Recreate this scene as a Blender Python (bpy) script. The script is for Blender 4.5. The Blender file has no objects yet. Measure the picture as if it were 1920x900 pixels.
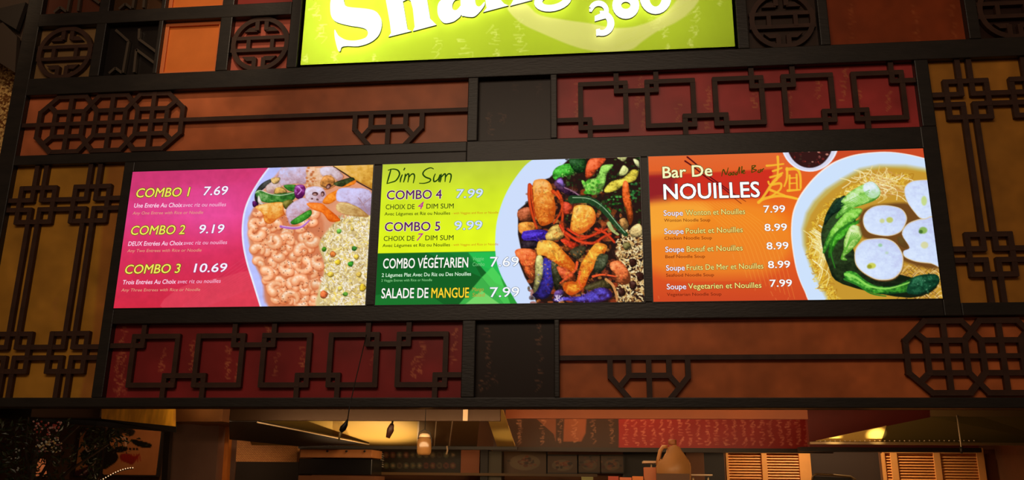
import bpy, bmesh, math, random
import numpy as np
from mathutils import Vector, Matrix

random.seed(7); rng = np.random.RandomState(11)
SC = bpy.context.scene
COL = SC.collection

# ------------------------------------------------------------------ camera
CAM = Vector((0.0, -3.7233, 1.6)); YAW, PIT, ROL, FPX = -0.110505, 0.278876, 0.0107375, 1602.09
_cy, _sy, _cp, _sp, _cr, _sr = math.cos(YAW), math.sin(YAW), math.cos(PIT), math.sin(PIT), math.cos(ROL), math.sin(ROL)
FWD = Vector((_sy*_cp, _cy*_cp, _sp)); _r = Vector((_cy, -_sy, 0)); _u = _r.cross(FWD)
RGT = _r*_cr + _u*_sr; UPV = -_r*_sr + _u*_cr
cam_d = bpy.data.cameras.new('camera'); cam = bpy.data.objects.new('camera', cam_d); COL.objects.link(cam)
cam_d.sensor_width = 36.0; cam_d.lens = 36.0*FPX/1920.0; cam_d.clip_start = 0.05; cam_d.clip_end = 100
cam.matrix_world = Matrix(((RGT.x, UPV.x, -FWD.x, CAM.x), (RGT.y, UPV.y, -FWD.y, CAM.y), (RGT.z, UPV.z, -FWD.z, CAM.z), (0, 0, 0, 1)))
SC.camera = cam

# ------------------------------------------------------------------ world, exposure, lights
SC.view_settings.view_transform = 'Standard'; SC.view_settings.look = 'None'
SC.view_settings.exposure = 0.0; SC.view_settings.gamma = 1.0; SC.view_settings.use_curve_mapping = False
w = bpy.data.worlds.new('dim_mall'); SC.world = w; w.use_nodes = True
w.node_tree.nodes['Background'].inputs[0].default_value = (1.0, 0.62, 0.38, 1); w.node_tree.nodes['Background'].inputs[1].default_value = 0.07

def area_light(name, loc, target, size, energy, color, size_y=None, spread=180):
    d = bpy.data.lights.new(name, 'AREA'); d.energy = energy; d.color = color; d.size = size
    if size_y: d.shape = 'RECTANGLE'; d.size_y = size_y
    d.spread = math.radians(spread)
    o = bpy.data.objects.new(name, d); COL.objects.link(o); o.location = loc
    o.rotation_euler = (Vector(target)-Vector(loc)).to_track_quat('-Z', 'Y').to_euler(); return o
def spot_light(name, loc, target, energy, color, ang, blend=0.6, radius=0.06):
    d = bpy.data.lights.new(name, 'SPOT'); d.energy = energy; d.color = color; d.spot_size = math.radians(ang); d.spot_blend = blend; d.shadow_soft_size = radius
    o = bpy.data.objects.new(name, d); COL.objects.link(o); o.location = loc
    o.rotation_euler = (Vector(target)-Vector(loc)).to_track_quat('-Z', 'Y').to_euler(); return o
WARM = (1.0, 0.66, 0.38); RH = []
area_light('mall_ceiling_light', (-0.8, -5.6, 5.0), (-0.6, 0, 2.8), 4.0, 92, (1.0, 0.76, 0.54), 1.6)
spot_light('tile_fill_spot', (-1.7, -2.4, 5.8), (-1.98, 0, 3.85), 150, (1.0, 0.76, 0.5), 19, 0.8)  # added spot without a fixture, brightens the upper left tiles
spot_light('glitter_spotlight', (-3.4, -1.6, 5.2), (-3.6, 0.9, 3.6), 60, (1.0, 0.7, 0.4), 40, 0.6)
area_light('kitchen_ceiling_light', (-0.4, 2.2, 2.85), (-0.4, 2.6, 0), 1.6, 26, (1.0, 0.68, 0.36), 0.5)
area_light('counter_light', (-0.2, 0.6, 1.84), (-0.3, 3.0, 1.8), 3.6, 17.0, (1.0, 0.66, 0.34), 0.12)
spot_light('hood_fill_spot', (-1.45, 1.95, 1.15), (-1.50, 1.75, 2.0), 58, (1.0, 0.76, 0.42), 60, 0.9)  # this and the next: unseen upward spots added to brighten the hood interior
spot_light('hood_fill_spot', (-0.62, 1.9, 1.25), (-0.60, 1.85, 2.0), 7, (1.0, 0.74, 0.34), 34, 0.7)
for _q, _e in (((1643, 815), 190), ((1563, 822), 150)):
    RH.append((_q, _e))
spot_light('poster_fill_spot', (-3.0, 1.75, 2.5), (-3.25, 2.6, 1.75), 16, (1.0, 0.72, 0.44), 75, 0.8)  # added unseen spot that brightens the two left posters
spot_light('door_fill_spot', (1.6, 2.75, 2.8), (1.6, 3.2, 1.6), 105, (1.0, 0.76, 0.46), 110, 0.9)  # added unseen spot, lifts the louvred doors
spot_light('soffit_fill_spot', (-2.30, 0.75, 1.35), (-2.42, 1.2, 2.05), 26, (1.0, 0.74, 0.36), 34, 0.8)  # unseen spot added below the gold soffit to brighten it
spot_light('post_fill_spot', (-2.2, 1.0, 2.0), (-2.1, 1.9, 1.8), 6.5, (1.0, 0.70, 0.40), 60, 0.8)  # unseen spot added to lighten the wooden post and steel column

# ------------------------------------------------------------------ helpers
def srgb(c):
    c = np.asarray(c, float)/255.0 if max(c) > 1.0 else np.asarray(c, float)
    return np.where(c <= 0.04045, c/12.92, ((c+0.055)/1.055)**2.4)
def lin(a): return np.where(a <= 0.04045, a/12.92, ((np.maximum(a, 0)+0.055)/1.055)**2.4)

def at(px, py, Y=0.0):
    d = RGT*((px-960)/FPX) - UPV*((py-450)/FPX) + FWD
    return CAM + d*((Y-CAM.y)/d.y)
def proj_np(x, y, z):
    dx, dy, dz = x-CAM.x, y-CAM.y, z-CAM.z
    a = RGT.x*dx+RGT.y*dy+RGT.z*dz; b = UPV.x*dx+UPV.y*dy+UPV.z*dz; c = FWD.x*dx+FWD.y*dy+FWD.z*dz
    return 960+FPX*a/c, 450-FPX*b/c
def homog(src, dst):
    A = []; B = []
    for (x, y), (u, v) in zip(src, dst):
        A.append([x, y, 1, 0, 0, 0, -u*x, -u*y]); B.append(u)
        A.append([0, 0, 0, x, y, 1, -v*x, -v*y]); B.append(v)
    h = np.linalg.solve(np.array(A, float), np.array(B, float)); return np.append(h, 1).reshape(3, 3)
def happly(H, x, y):
    w_ = H[2, 0]*x+H[2, 1]*y+H[2, 2]; return (H[0, 0]*x+H[0, 1]*y+H[0, 2])/w_, (H[1, 0]*x+H[1, 1]*y+H[1, 2])/w_

MATS = {}
def mat(name, color, rough=0.5, metal=0.0, spec=0.5, bump=0.0, bscale=40, vary=0.0, vscale=6, emit=0.0, trans=0.0, coat=0.0, stretch=(1, 1, 1)):
    if name in MATS: return MATS[name]
    m = bpy.data.materials.new(name); m.use_nodes = True; MATS[name] = m
    nt = m.node_tree; b = nt.nodes['Principled BSDF']; c = tuple(srgb(color))+(1,)
    b.inputs['Base Color'].default_value = c; b.inputs['Roughness'].default_value = rough; b.inputs['Metallic'].default_value = metal
    b.inputs['Specular IOR Level'].default_value = spec; b.inputs['Coat Weight'].default_value = coat
    b.inputs['Transmission Weight'].default_value = trans
    if emit: b.inputs['Emission Color'].default_value = c; b.inputs['Emission Strength'].default_value = emit
    if bump or vary:
        tc = nt.nodes.new('ShaderNodeTexCoord'); mp = nt.nodes.new('ShaderNodeMapping'); mp.inputs['Scale'].default_value = stretch
        nt.links.new(tc.outputs['Object'], mp.inputs['Vector'])
    if vary:
        n = nt.nodes.new('ShaderNodeTexNoise'); n.inputs['Scale'].default_value = vscale; n.inputs['Detail'].default_value = 5
        r = nt.nodes.new('ShaderNodeValToRGB'); lo = [max(0, v*(1-vary)) for v in c[:3]]; hi = [min(1, v*(1+vary)) for v in c[:3]]
        r.color_ramp.elements[0].position = 0.3; r.color_ramp.elements[1].position = 0.7
        r.color_ramp.elements[0].color = lo+[1]; r.color_ramp.elements[1].color = hi+[1]
        nt.links.new(mp.outputs[0], n.inputs['Vector']); nt.links.new(n.outputs[0], r.inputs[0]); nt.links.new(r.outputs[0], b.inputs['Base Color'])
        if emit: nt.links.new(r.outputs[0], b.inputs['Emission Color'])
    if bump:
        n = nt.nodes.new('ShaderNodeTexNoise'); n.inputs['Scale'].default_value = bscale; bp = nt.nodes.new('ShaderNodeBump'); bp.inputs['Strength'].default_value = bump
        bp.inputs['Distance'].default_value = 0.004
        nt.links.new(mp.outputs[0], n.inputs['Vector']); nt.links.new(n.outputs[0], bp.inputs['Height']); nt.links.new(bp.outputs[0], b.inputs['Normal'])
    return m
def em(color, strength=1.0, name=None):
    key = name or 'glow_%s_%.2f' % ('_'.join('%d' % v for v in color), strength)
    if key in MATS: return MATS[key]
    m = bpy.data.materials.new(key); m.use_nodes = True; MATS[key] = m; nt = m.node_tree; nt.nodes.clear()
    e = nt.nodes.new('ShaderNodeEmission'); e.inputs[0].default_value = tuple(srgb(color))+(1,); e.inputs[1].default_value = strength
    o = nt.nodes.new('ShaderNodeOutputMaterial'); nt.links.new(e.outputs[0], o.inputs[0]); return m
def print_mat(name, kind='diffuse', strength=1.0, rough=0.35):
    """flat printed artwork: the colours come from the mesh colour attribute called print"""
    if name in MATS: return MATS[name]
    m = bpy.data.materials.new(name); m.use_nodes = True; MATS[name] = m; nt = m.node_tree; nt.nodes.clear()
    a = nt.nodes.new('ShaderNodeAttribute'); a.attribute_name = 'print'; o = nt.nodes.new('ShaderNodeOutputMaterial')
    if kind == 'screen':
        e = nt.nodes.new('ShaderNodeEmission'); e.inputs[1].default_value = strength; nt.links.new(a.outputs[0], e.inputs[0]); nt.links.new(e.outputs[0], o.inputs[0])
    elif kind == 'lightbox':
        d = nt.nodes.new('ShaderNodeBsdfDiffuse'); t = nt.nodes.new('ShaderNodeBsdfTranslucent'); x = nt.nodes.new('ShaderNodeMixShader'); x.inputs[0].default_value = 0.55
        nt.links.new(a.outputs[0], d.inputs[0]); nt.links.new(a.outputs[0], t.inputs[0]); nt.links.new(d.outputs[0], x.inputs[1]); nt.links.new(t.outputs[0], x.inputs[2]); nt.links.new(x.outputs[0], o.inputs[0])
    else:
        p = nt.nodes.new('ShaderNodeBsdfPrincipled'); p.inputs['Roughness'].default_value = rough; p.inputs['Specular IOR Level'].default_value = 0.25
        n = nt.nodes.new('ShaderNodeTexNoise'); n.inputs['Scale'].default_value = 5; n.inputs['Detail'].default_value = 6
        tc = nt.nodes.new('ShaderNodeTexCoord'); nt.links.new(tc.outputs['Object'], n.inputs['Vector'])
        h = nt.nodes.new('ShaderNodeMix'); h.data_type = 'RGBA'; h.blend_type = 'MULTIPLY'; h.inputs[0].default_value = 0.45
        r = nt.nodes.new('ShaderNodeValToRGB'); r.color_ramp.elements[0].position = 0.3; r.color_ramp.elements[0].color = (0.55, 0.5, 0.45, 1); r.color_ramp.elements[1].position = 0.7
        nt.links.new(n.outputs[0], r.inputs[0]); nt.links.new(a.outputs[0], h.inputs[6]); nt.links.new(r.outputs[0], h.inputs[7]); nt.links.new(h.outputs[2], p.inputs['Base Color'])
        nt.links.new(p.outputs[0], o.inputs[0])
    return m

ORG = {}     # object name -> world origin (all transforms here are pure translations)
def org(o): return ORG[o.name] if o else Vector((0, 0, 0))
def thing(name, label, cat, loc, group=None):
    o = bpy.data.objects.new(name, None); COL.objects.link(o); o.location = loc; o.empty_display_size = 0.05; ORG[o.name] = Vector(loc)
    o['label'] = label; o['category'] = cat
    if group: o['group'] = group
    return o
def tag(o, label, cat, group=None):
    o['label'] = label; o['category'] = cat
    if group: o['group'] = group
    return o
def put(name, me, m, parent=None, label=None):
    """link a mesh whose vertices are in world space; origin at its base (or at the parent's frame)"""
    if m: me.materials.append(m)
    n = len(me.vertices); co = np.empty(n*3); me.vertices.foreach_get('co', co); co = co.reshape(-1, 3)
    lo, hi = co.min(0), co.max(0); c = Vector(((lo[0]+hi[0])/2, (lo[1]+hi[1])/2, lo[2]))
    co -= np.array(c); me.vertices.foreach_set('co', co.ravel()); me.update()
    o = bpy.data.objects.new(name, me); COL.objects.link(o); o.location = c - org(parent); ORG[o.name] = c
    if parent: o.parent = parent
    if label: o['label'] = label
    return o
def struct(o): o['kind'] = 'structure'; return o
def stuff(o): o['kind'] = 'stuff'; return o
def bm_new(): return bmesh.new()
def fin(bm, name='mesh', smooth=False):
    bmesh.ops.recalc_face_normals(bm, faces=bm.faces)
    me = bpy.data.meshes.new(name); bm.to_mesh(me); bm.free()
    if smooth: me.polygons.foreach_set('use_smooth', [True]*len(me.polygons))
    return me
def add_box(bm, x0, x1, y0, y1, z0, z1, bev=0.0):
    v = [bm.verts.new((x, y, z)) for x in (x0, x1) for y in (y0, y1) for z in (z0, z1)]
    fs = [bm.faces.new([v[i] for i in q]) for q in ((0, 1, 3, 2), (4, 6, 7, 5), (0, 4, 5, 1), (2, 3, 7, 6), (0, 2, 6, 4), (1, 5, 7, 3))]
    if bev: bmesh.ops.bevel(bm, geom=list({e for f in fs for e in f.edges}), offset=bev, segments=2, affect='EDGES', profile=0.6)
def box(name, x0, x1, y0, y1, z0, z1, m, parent=None, bev=0.0, label=None):
    bm = bm_new(); add_box(bm, x0, x1, y0, y1, z0, z1, bev); return put(name, fin(bm), m, parent, label)
def add_prism(bm, pts, y0, y1):
    """polygon in the x-z plane extruded from y0 to y1"""
    a = [bm.verts.new((p[0], y0, p[1])) for p in pts]; b = [bm.verts.new((p[0], y1, p[1])) for p in pts]
    f1 = bm.faces.new(a); f2 = bm.faces.new(b[::-1]); n = len(pts)
    for i in range(n): bm.faces.new((a[i], b[i], b[(i+1) % n], a[(i+1) % n]))
    return f1, f2
def add_plate(bm, P, t):
    """planar polygon of 3D points, thickness t along +normal away from the camera"""
    P = [Vector(p) for p in P]; n = (P[1]-P[0]).cross(P[2]-P[0]).normalized()
    if n.dot(P[0]-CAM) < 0: n = -n
    a = [bm.verts.new(p) for p in P]; b = [bm.verts.new(p+n*t) for p in P]; bm.faces.new(a); bm.faces.new(b[::-1]); k = len(P)
    for i in range(k): bm.faces.new((a[i], b[i], b[(i+1) % k], a[(i+1) % k]))
def plate(name, P, t, m, parent=None, label=None):
    bm = bm_new(); add_plate(bm, P, t); return put(name, fin(bm), m, parent, label)
def bar(name, p, q, wd, y0, y1, m, parent, ext=0.0):
    """straight batten in the facade plane between two x-z points"""
    p = Vector((p[0], p[1])); q = Vector((q[0], q[1])); d = (q-p).normalized(); n = Vector((-d.y, d.x))*wd/2; p = p-d*ext; q = q+d*ext
    bm = bm_new(); add_prism(bm, [p+n, q+n, q-n, p-n], y0, y1); return put(name, fin(bm), m, parent)
def add_tube(bm, pts, r, n=8, cap=True):
    pts = [Vector(p) for p in pts]; R = r if hasattr(r, '__len__') else [r]*len(pts); rings = []
    for i, p in enumerate(pts):
        t = (pts[min(i+1, len(pts)-1)]-pts[max(i-1, 0)]).normalized()
        a = t.cross(Vector((0, 1, 0.01))); a = a.normalized() if a.length > 1e-4 else Vector((1, 0, 0)); b = t.cross(a)
        rings.append([bm.verts.new(p+(a*math.cos(k*2*math.pi/n)+b*math.sin(k*2*math.pi/n))*R[i]) for k in range(n)])
    for i in range(len(rings)-1):
        for k in range(n): bm.faces.new((rings[i][k], rings[i][(k+1) % n], rings[i+1][(k+1) % n], rings[i+1][k]))
    if cap: bm.faces.new(rings[0][::-1]); bm.faces.new(rings[-1])
def tube(name, pts, r, m, parent=None, n=8, label=None):
    bm = bm_new(); add_tube(bm, pts, r, n); return put(name, fin(bm, smooth=True), m, parent, label)
def lathe(name, c, prof, m, parent=None, n=20, label=None):
    bm = bm_new(); rings = []
    for r, z in prof: rings.append([bm.verts.new((c[0]+r*math.cos(k*2*math.pi/n), c[1]+r*math.sin(k*2*math.pi/n), c[2]+z)) for k in range(n)])
    for i in range(len(rings)-1):
        for k in range(n): bm.faces.new((rings[i][k], rings[i][(k+1) % n], rings[i+1][(k+1) % n], rings[i+1][k]))
    bm.faces.new(rings[0][::-1]); bm.faces.new(rings[-1]); return put(name, fin(bm, smooth=True), m, parent, label)

# ------------------------------------------------------------------ flat artwork painter (computes colours for print / screens)
LAT = rng.rand(128, 128)
def vnoise(x, y, s=0):
    x = x+s*17.3; y = y+s*31.7; xi = np.floor(x).astype(int); yi = np.floor(y).astype(int); fx = x-xi; fy = y-yi; fx = fx*fx*(3-2*fx); fy = fy*fy*(3-2*fy)
    g = lambda a, b: LAT[a % 128, b % 128]
    return (g(xi, yi)*(1-fx)+g(xi+1, yi)*fx)*(1-fy)+(g(xi, yi+1)*(1-fx)+g(xi+1, yi+1)*fx)*fy
def fbm(x, y, s=0): return 0.5*vnoise(x, y, s)+0.3*vnoise(x*2.1, y*2.1, s+1)+0.2*vnoise(x*4.3, y*4.3, s+2)
def spline(pts, n=5, closed=True):
    P = [np.array(p, float) for p in pts]; k = len(P); out = []
    for i in range(k if closed else k-1):
        if closed: a, b, c, d = P[i-1], P[i], P[(i+1) % k], P[(i+2) % k]
        else: a, b, c, d = P[max(i-1, 0)], P[i], P[i+1], P[min(i+2, k-1)]
        for j in range(n):
            t = j/n; out.append(0.5*((2*b)+(-a+c)*t+(2*a-5*b+4*c-d)*t*t+(-a+3*b-3*c+d)*t**3))
    if not closed: out.append(P[-1])
    return out
class Canvas:
    def __init__(s, x0, x1, z0, z1, nx, nz, H=None):
        s.rect = (x0, x1, z0, z1); s.nx, s.nz = nx, nz
        gx, gz = np.meshgrid(np.linspace(x0, x1, nx), np.linspace(z1, z0, nz)); s.gx, s.gz = gx, gz
        if H is None: s.X, s.Y = proj_np(gx, 0.0, gz)
        else: s.X, s.Y = happly(H, gx, gz)
        c = [(s.X[0, 0], s.Y[0, 0]), (s.X[0, -1], s.Y[0, -1]), (s.X[-1, -1], s.Y[-1, -1]), (s.X[-1, 0], s.Y[-1, 0])]
        s.G = homog(c, [(0, 0), (nx-1, 0), (nx-1, nz-1), (0, nz-1)]); s.img = np.zeros((nz, nx, 3))
        s.o = (0, 0); s.k = 1.0
    def zoom(s, ox, oy, k): s.o = (ox, oy); s.k = k; return s
    def T(s, pts): return [(s.o[0]+p[0]/s.k, s.o[1]+p[1]/s.k) for p in pts]
    def win(s, x0, x1, y0, y1):
        a, b = happly(s.G, np.array([x0, x1, x1, x0], float), np.array([y0, y0, y1, y1], float))
        i0, i1 = int(max(0, math.floor(b.min())-1)), int(min(s.nz, math.ceil(b.max())+2)); j0, j1 = int(max(0, math.floor(a.min())-1)), int(min(s.nx, math.ceil(a.max())+2))
        return (slice(i0, i1), slice(j0, j1)) if i1 > i0 and j1 > j0 else None
    def mix(s, w_, a, col):
        a = a[..., None]; s.img[w_] = s.img[w_]*(1-a)+col*a
    def poly(s, pts, col, sm=True, aa=1.0, al=1.0, shade=None, raw=False):
        """filled outline; shade=(dark, light, lx, ly, rim) gives a rounded printed look of the food photographs"""
        P = pts if raw else s.T(pts)
        if sm: P = spline(P, 4)
        P = np.array(P); x0, y0 = P.min(0)-2; x1, y1 = P.max(0)+2; w_ = s.win(x0, x1, y0, y1)
        if w_ is None: return
        X, Y = s.X[w_], s.Y[w_]; D = np.full(X.shape, 1e9); ins = np.zeros(X.shape, bool); n = len(P)
        for i in range(n):
            ax, ay = P[i]; bx, by = P[(i+1) % n]; ex, ey = bx-ax, by-ay; L = ex*ex+ey*ey+1e-12
            t = np.clip(((X-ax)*ex+(Y-ay)*ey)/L, 0, 1); D = np.minimum(D, (X-ax-t*ex)**2+(Y-ay-t*ey)**2)
            ins ^= ((ay > Y) != (by > Y)) & (X < (bx-ax)*(Y-ay)/((by-ay) if by != ay else 1e-12)+ax)
        D = np.sqrt(D)*np.where(ins, 1, -1); a = np.clip(D/aa+0.5, 0, 1)*al; c = np.array(col, float)/255.0
        if shade:
            dk, lt, lx, ly, rim = shade; dk = np.array(dk)/255.0; lt = np.array(lt)/255.0; cx, cy = P.mean(0); r = max((x1-x0), (y1-y0))/2
            q = np.clip(((X-cx)*lx+(Y-cy)*ly)/r*1.2+(fbm(X*0.13, Y*0.17)-0.5)*1.9+(fbm(X*0.4, Y*0.36, 9)-.5)*.7, -1, 1)
            e = 1-np.clip(D/rim, 0, 1); q = np.clip(q-e*0.8, -1, 1)[..., None]
            c = np.where(q > 0, c*(1-q)+lt*q, c*(1+q)-dk*q)
        s.mix(w_, a, c)
    def line(s, pts, wd, col, wd2=None, al=1.0, aa=0.9, sm=True, raw=False, edge=None):
        P = pts if raw else s.T(pts)
        if sm and len(P) > 2: P = spline(P, 4, False)
        P = np.array(P); m = max(wd, wd2 or 0)+2; w_ = s.win(P[:, 0].min()-m, P[:, 0].max()+m, P[:, 1].min()-m, P[:, 1].max()+m)
        if w_ is None: return
        X, Y = s.X[w_], s.Y[w_]; D = np.full(X.shape, -1e9); n = len(P)-1
        for i in range(n):
            ax, ay = P[i]; bx, by = P[i+1]; ex, ey = bx-ax, by-ay; L = ex*ex+ey*ey+1e-12; t = np.clip(((X-ax)*ex+(Y-ay)*ey)/L, 0, 1)
            wl = wd if wd2 is None else wd+(wd2-wd)*(i+t)/n; D = np.maximum(D, wl/2-np.sqrt((X-ax-t*ex)**2+(Y-ay-t*ey)**2))
        a = np.clip(D/aa+0.5, 0, 1)*al; c = np.array(col, float)/255.0
        if edge is not None:
            e = np.clip(1-D/(m-2)*2.4, 0, 1)[..., None]; c = c*(1-e)+np.array(edge)/255.0*e
        s.mix(w_, a, c)
    def ell(s, cx, cy, rx, ry, col, ang=0, **k):
        c, n = math.cos(math.radians(ang)), math.sin(math.radians(ang))
        s.poly([(cx+rx*math.cos(t)*c-ry*math.sin(t)*n, cy+rx*math.cos(t)*n+ry*math.sin(t)*c) for t in np.linspace(0, 2*math.pi, 14)[:-1]], col, **k)
    def tint(s, f, amt):
        s.img = np.clip(s.img*(1+amt*(fbm(s.X*f, s.Y*f, 5)-0.5)[..., None]), 0, 1)
    def glyph(s, cx, cy, h, col, al=0.6, wd=1.3):
        """one brush-written sign of the wallpaper: a handful of short tapered strokes"""
        k = random.choice((3, 4, 5))
        for i in range(k):
            y = cy-h/2+h*i/k; L = h*random.uniform(.25, .55); sl = random.uniform(-.25, .1)
            t = random.random(); x = cx+random.uniform(-.2, .2)*h
            if t < .45: p = [(x-L/2, y), (x, y+sl*L*.6), (x+L/2, y+sl*L)]
            elif t < .8: p = [(x+L*.3, y-L*.3), (x, y+L*.1), (x-L*.4, y+L*.5)]
            else: p = [(x-L*.3, y-L*.2), (x+L*.35, y-L*.3), (x+L*.3, y+L*.3), (x, y+L*.45)]
            s.line(p, wd*random.uniform(.7, 1.6), col, wd*.4, al*random.uniform(.5, 1), raw=True)
    def column(s, x0, y0, x1, y1, n, col, al=0.5, h=16, wd=1.3, pts='raw'):
        for i in range(n):
            t = (i+.5)/n; s.glyph(x0+(x1-x0)*t, y0+(y1-y0)*t, h, col, al, wd)
    def build(s, name, m, parent, y, thick=0.004, label=None):
        nx, nz = s.nx, s.nz; co = np.zeros((nz*nx, 3)); co[:, 0] = s.gx.ravel(); co[:, 1] = y; co[:, 2] = s.gz.ravel()
        idx = np.arange(nz*nx).reshape(nz, nx); q = np.stack([idx[:-1, :-1], idx[1:, :-1], idx[1:, 1:], idx[:-1, 1:]], -1).reshape(-1, 4)
        me = bpy.data.meshes.new(name); nq = len(q); me.vertices.add(nz*nx); me.vertices.foreach_set('co', co.ravel())
        me.loops.add(nq*4); me.loops.foreach_set('vertex_index', q.ravel().astype(np.int32)); me.polygons.add(nq); me.polygons.foreach_set('loop_start', np.arange(0, nq*4, 4, dtype=np.int32)); me.update(calc_edges=True)
        ca = me.color_attributes.new('print', 'FLOAT_COLOR', 'POINT'); c4 = np.ones((nz*nx, 4), np.float32); c4[:, :3] = lin(np.clip(s.img, 0, 1)).reshape(-1, 3); ca.data.foreach_set('color', c4.ravel())
        return put(name, me, m, parent, label)

# ------------------------------------------------------------------ facade dimensions (metres, front face of the frame at y = 0)
UT, UB, LT, LB, ST, SB = 3.495, 3.165, 2.302, 1.963, 3.058, 2.377
WOOD = mat('dark_lacquered_wood', (31, 25, 20), rough=0.42, spec=0.42, bump=0.15, bscale=30, vary=0.3, vscale=8, stretch=(1, 1, 4))
LATW = mat('dark_lattice_wood', (62, 38, 27), rough=0.5, spec=0.3, vary=0.3, vscale=14)
BLACK = mat('black_board', (18, 15, 13), rough=0.6, spec=0.3)
PRINT = print_mat('wallpaper_print')

for _b in ((-3.018, 2.6, 1.925, 3.595), (-3.018, -1.506, 3.595, 4.85), (0.656, 2.6, 3.595, 4.85), (-1.506, 0.656, 4.43, 4.85)): struct(box('wall_front', _b[0], _b[1], 0.075, 0.16, _b[2], _b[3], BLACK))
TRIMS = [(-3.018, -2.933, 1.92, 4.85), (-2.933, 2.6, 1.92, LB), (-2.342, -2.289, LB, 3.113), (-2.933, -0.634, 3.113, UB), (-0.634, 1.496, ST, UB),
         (-2.289, 1.424, LT, SB), (-2.289, -0.634, ST, 3.113), (-1.081, -1.035, SB, ST), (0.175, 0.214, SB, ST), (1.424, 1.496, LT, UB), (1.436, 1.496, UB, UT),
         (1.496, 2.6, LT, 2.358), (-0.634, -0.585, UB, UT), (-0.236, -0.205, UB, UT), (-0.631, -0.572, LB, LT), (-0.222, -0.199, LB, LT), (-2.933, 2.6, UT, 3.589),
         (2.087, 2.6, 2.358, UT), (2.2, 2.6, LB, LT), (-2.605, -2.55, 3.589, 4.77), (-2.262, -2.239, 3.589, 4.77), (-1.928, -1.866, 3.589, 4.77), (-1.557, -1.504, 3.589, 4.77),
         (0.653, 0.705, 3.589, 4.77), (1.03, 1.075, 3.589, 4.77), (1.69, 1.742, 3.589, 4.77), (2.062, 2.6, 3.589, 4.77), (-2.933, -1.557, 3.889, 3.962), (-2.933, -1.557, 4.262, 4.335), (0.705, 1.03, 3.889, 3.962),
         (1.742, 2.062, 3.889, 3.962), (0.705, 2.062, 4.262, 4.335), (-2.933, 2.6, 4.70, 4.85), (-1.504, 0.653, 4.43, 4.70)]
for i, (a, b, c, d) in enumerate(TRIMS):
    struct(box('trim_%d' % (i+1), a, b, -.0003*i, 0.08, c, d, WOOD, bev=0.004))

PY = 0.034          # panel face depth; lattice stands between the panel and the frame front
BW = 0.023          # batten width
def panel_thing(name, label, cat, x0, x1, z0, z1, group=None): return thing(name, label, cat, ((x0+x1)/2, PY, z0), group)
def canvas(x0, x1, z0, z1, col, res=0.0065):
    c = Canvas(x0, x1, z0, z1, max(8, int((x1-x0)/res)), max(8, int((z1-z0)/res))); c.img[:] = np.array(col)/255.0; return c
def backing(t, x0, x1, z0, z1, m=BLACK): box('backing_board', x0-.01, x1+.01, PY+0.004, 0.072, z0-.01, z1+.01, m, t)
def LB_(t, p, q, ext=BW*.4, w=BW, y0=0.008, y1=0.03):
    y0 += random.uniform(0, .0025); return bar('lattice_bar', p, q, w, y0, y1, LATW, t, ext)

GOLD = (196, 120, 62)
# ---- orange octagon panels (upper left, and the same turned half round lower right)
def octagons(t, xs, zc, endL=True, endR=True):
    s, h, P = 0.078, 0.150, 0.221
    for i, x in enumerate(xs):
        l, r = (i == 0 and endL), (i == len(xs)-1 and endR)
        for sg in (1, -1):
            LB_(t, (x-.075, zc+sg*h), (x+.075, zc+sg*h)); LB_(t, (x-s, zc+sg*.068), (x+s, zc+sg*.068))
            for dx, end in ((1, r), (-1, l)):
                if end: LB_(t, (x+dx*.075, zc+sg*h), (x+dx*.16, zc+sg*.068)); LB_(t, (x+dx*s, zc+sg*.068), (x+dx*.118, zc+sg*.105), 0)
                else: LB_(t, (x+dx*.075, zc+sg*h), (x+dx*(P-s), zc+sg*.068), 0)
        LB_(t, (x, zc-h), (x, zc+h)); LB_(t, (x-s, zc-.068), (x-s, zc+.068)); LB_(t, (x+s, zc-.068), (x+s, zc+.068))
        if l: LB_(t, (x-.16, zc-.068), (x-.16, zc+.068))
        if r: LB_(t, (x+.16, zc-.068), (x+.16, zc+.068))
def fan(t, x, zc, bot):
    for sg in (1, -1):
        LB_(t, (x+sg*.166, zc), (x+sg*.166, zc-.082)); LB_(t, (x+sg*.166, zc-.082), (x+sg*.086, bot-.005), .004); LB_(t, (x+sg*.086, zc), (x+sg*.086, zc-.077)); LB_(t, (x+sg*.086, zc-.077), (x+sg*.124, zc-.122), .004)
    LB_(t, (x-.086, zc-.077), (x+.086, zc-.077)); LB_(t, (x, zc), (x, bot), 0)
t = panel_thing('lattice_panel', 'orange wall panel with three dark octagon lattices, below the square tiles at top left', 'panel', -2.933, -0.634, UB, UT, 'orange octagon lattice panels')
c = canvas(-2.945, -0.62, UB-.01, UT+.01, (196, 108, 66))
for X in (470, 560, 620, 700): c.column(X, 215, X-6, 262, 3, GOLD, .25, 20, 2.2)
c.column(530, 235, 600, 258, 3, GOLD, .25, 20, 2.2); c.tint(0.02, .35)
c.build('panel_face', PRINT, t, PY); backing(t, -2.933, -0.634, UB, UT)
octagons(t, (-2.685, -2.462, -2.241), 3.334); LB_(t, (-2.94, 3.334), (-0.63, 3.334), 0, .021); fan(t, -1.024, 3.334, UB)
t = panel_thing('lattice_panel', 'orange wall panel with dark octagon lattices, below the right menu screen', 'panel', -0.199, 2.2, LB, LT, 'orange octagon lattice panels')
c = canvas(-.21, 2.2, LB-.01, LT+.01, (198, 106, 56))
for X in (1205, 1300, 1395, 1530, 1590): c.column(X, 606, X, 660, 3, GOLD, .16, 18, 2.0)
for X in (1560, 1640): c.column(X, 680, X+8, 735, 3, GOLD, .16, 18, 2.0)
c.tint(0.02, .35); c.build('panel_face', PRINT, t, PY); backing(t, -0.199, 2.2, LB, LT)
octagons(t, (1.418, 1.640, 1.862), 2.133); LB_(t, (-.21, 2.135), (2.2, 2.135), 0, .021); fan(t, .185, 2.135, LB)

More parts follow.
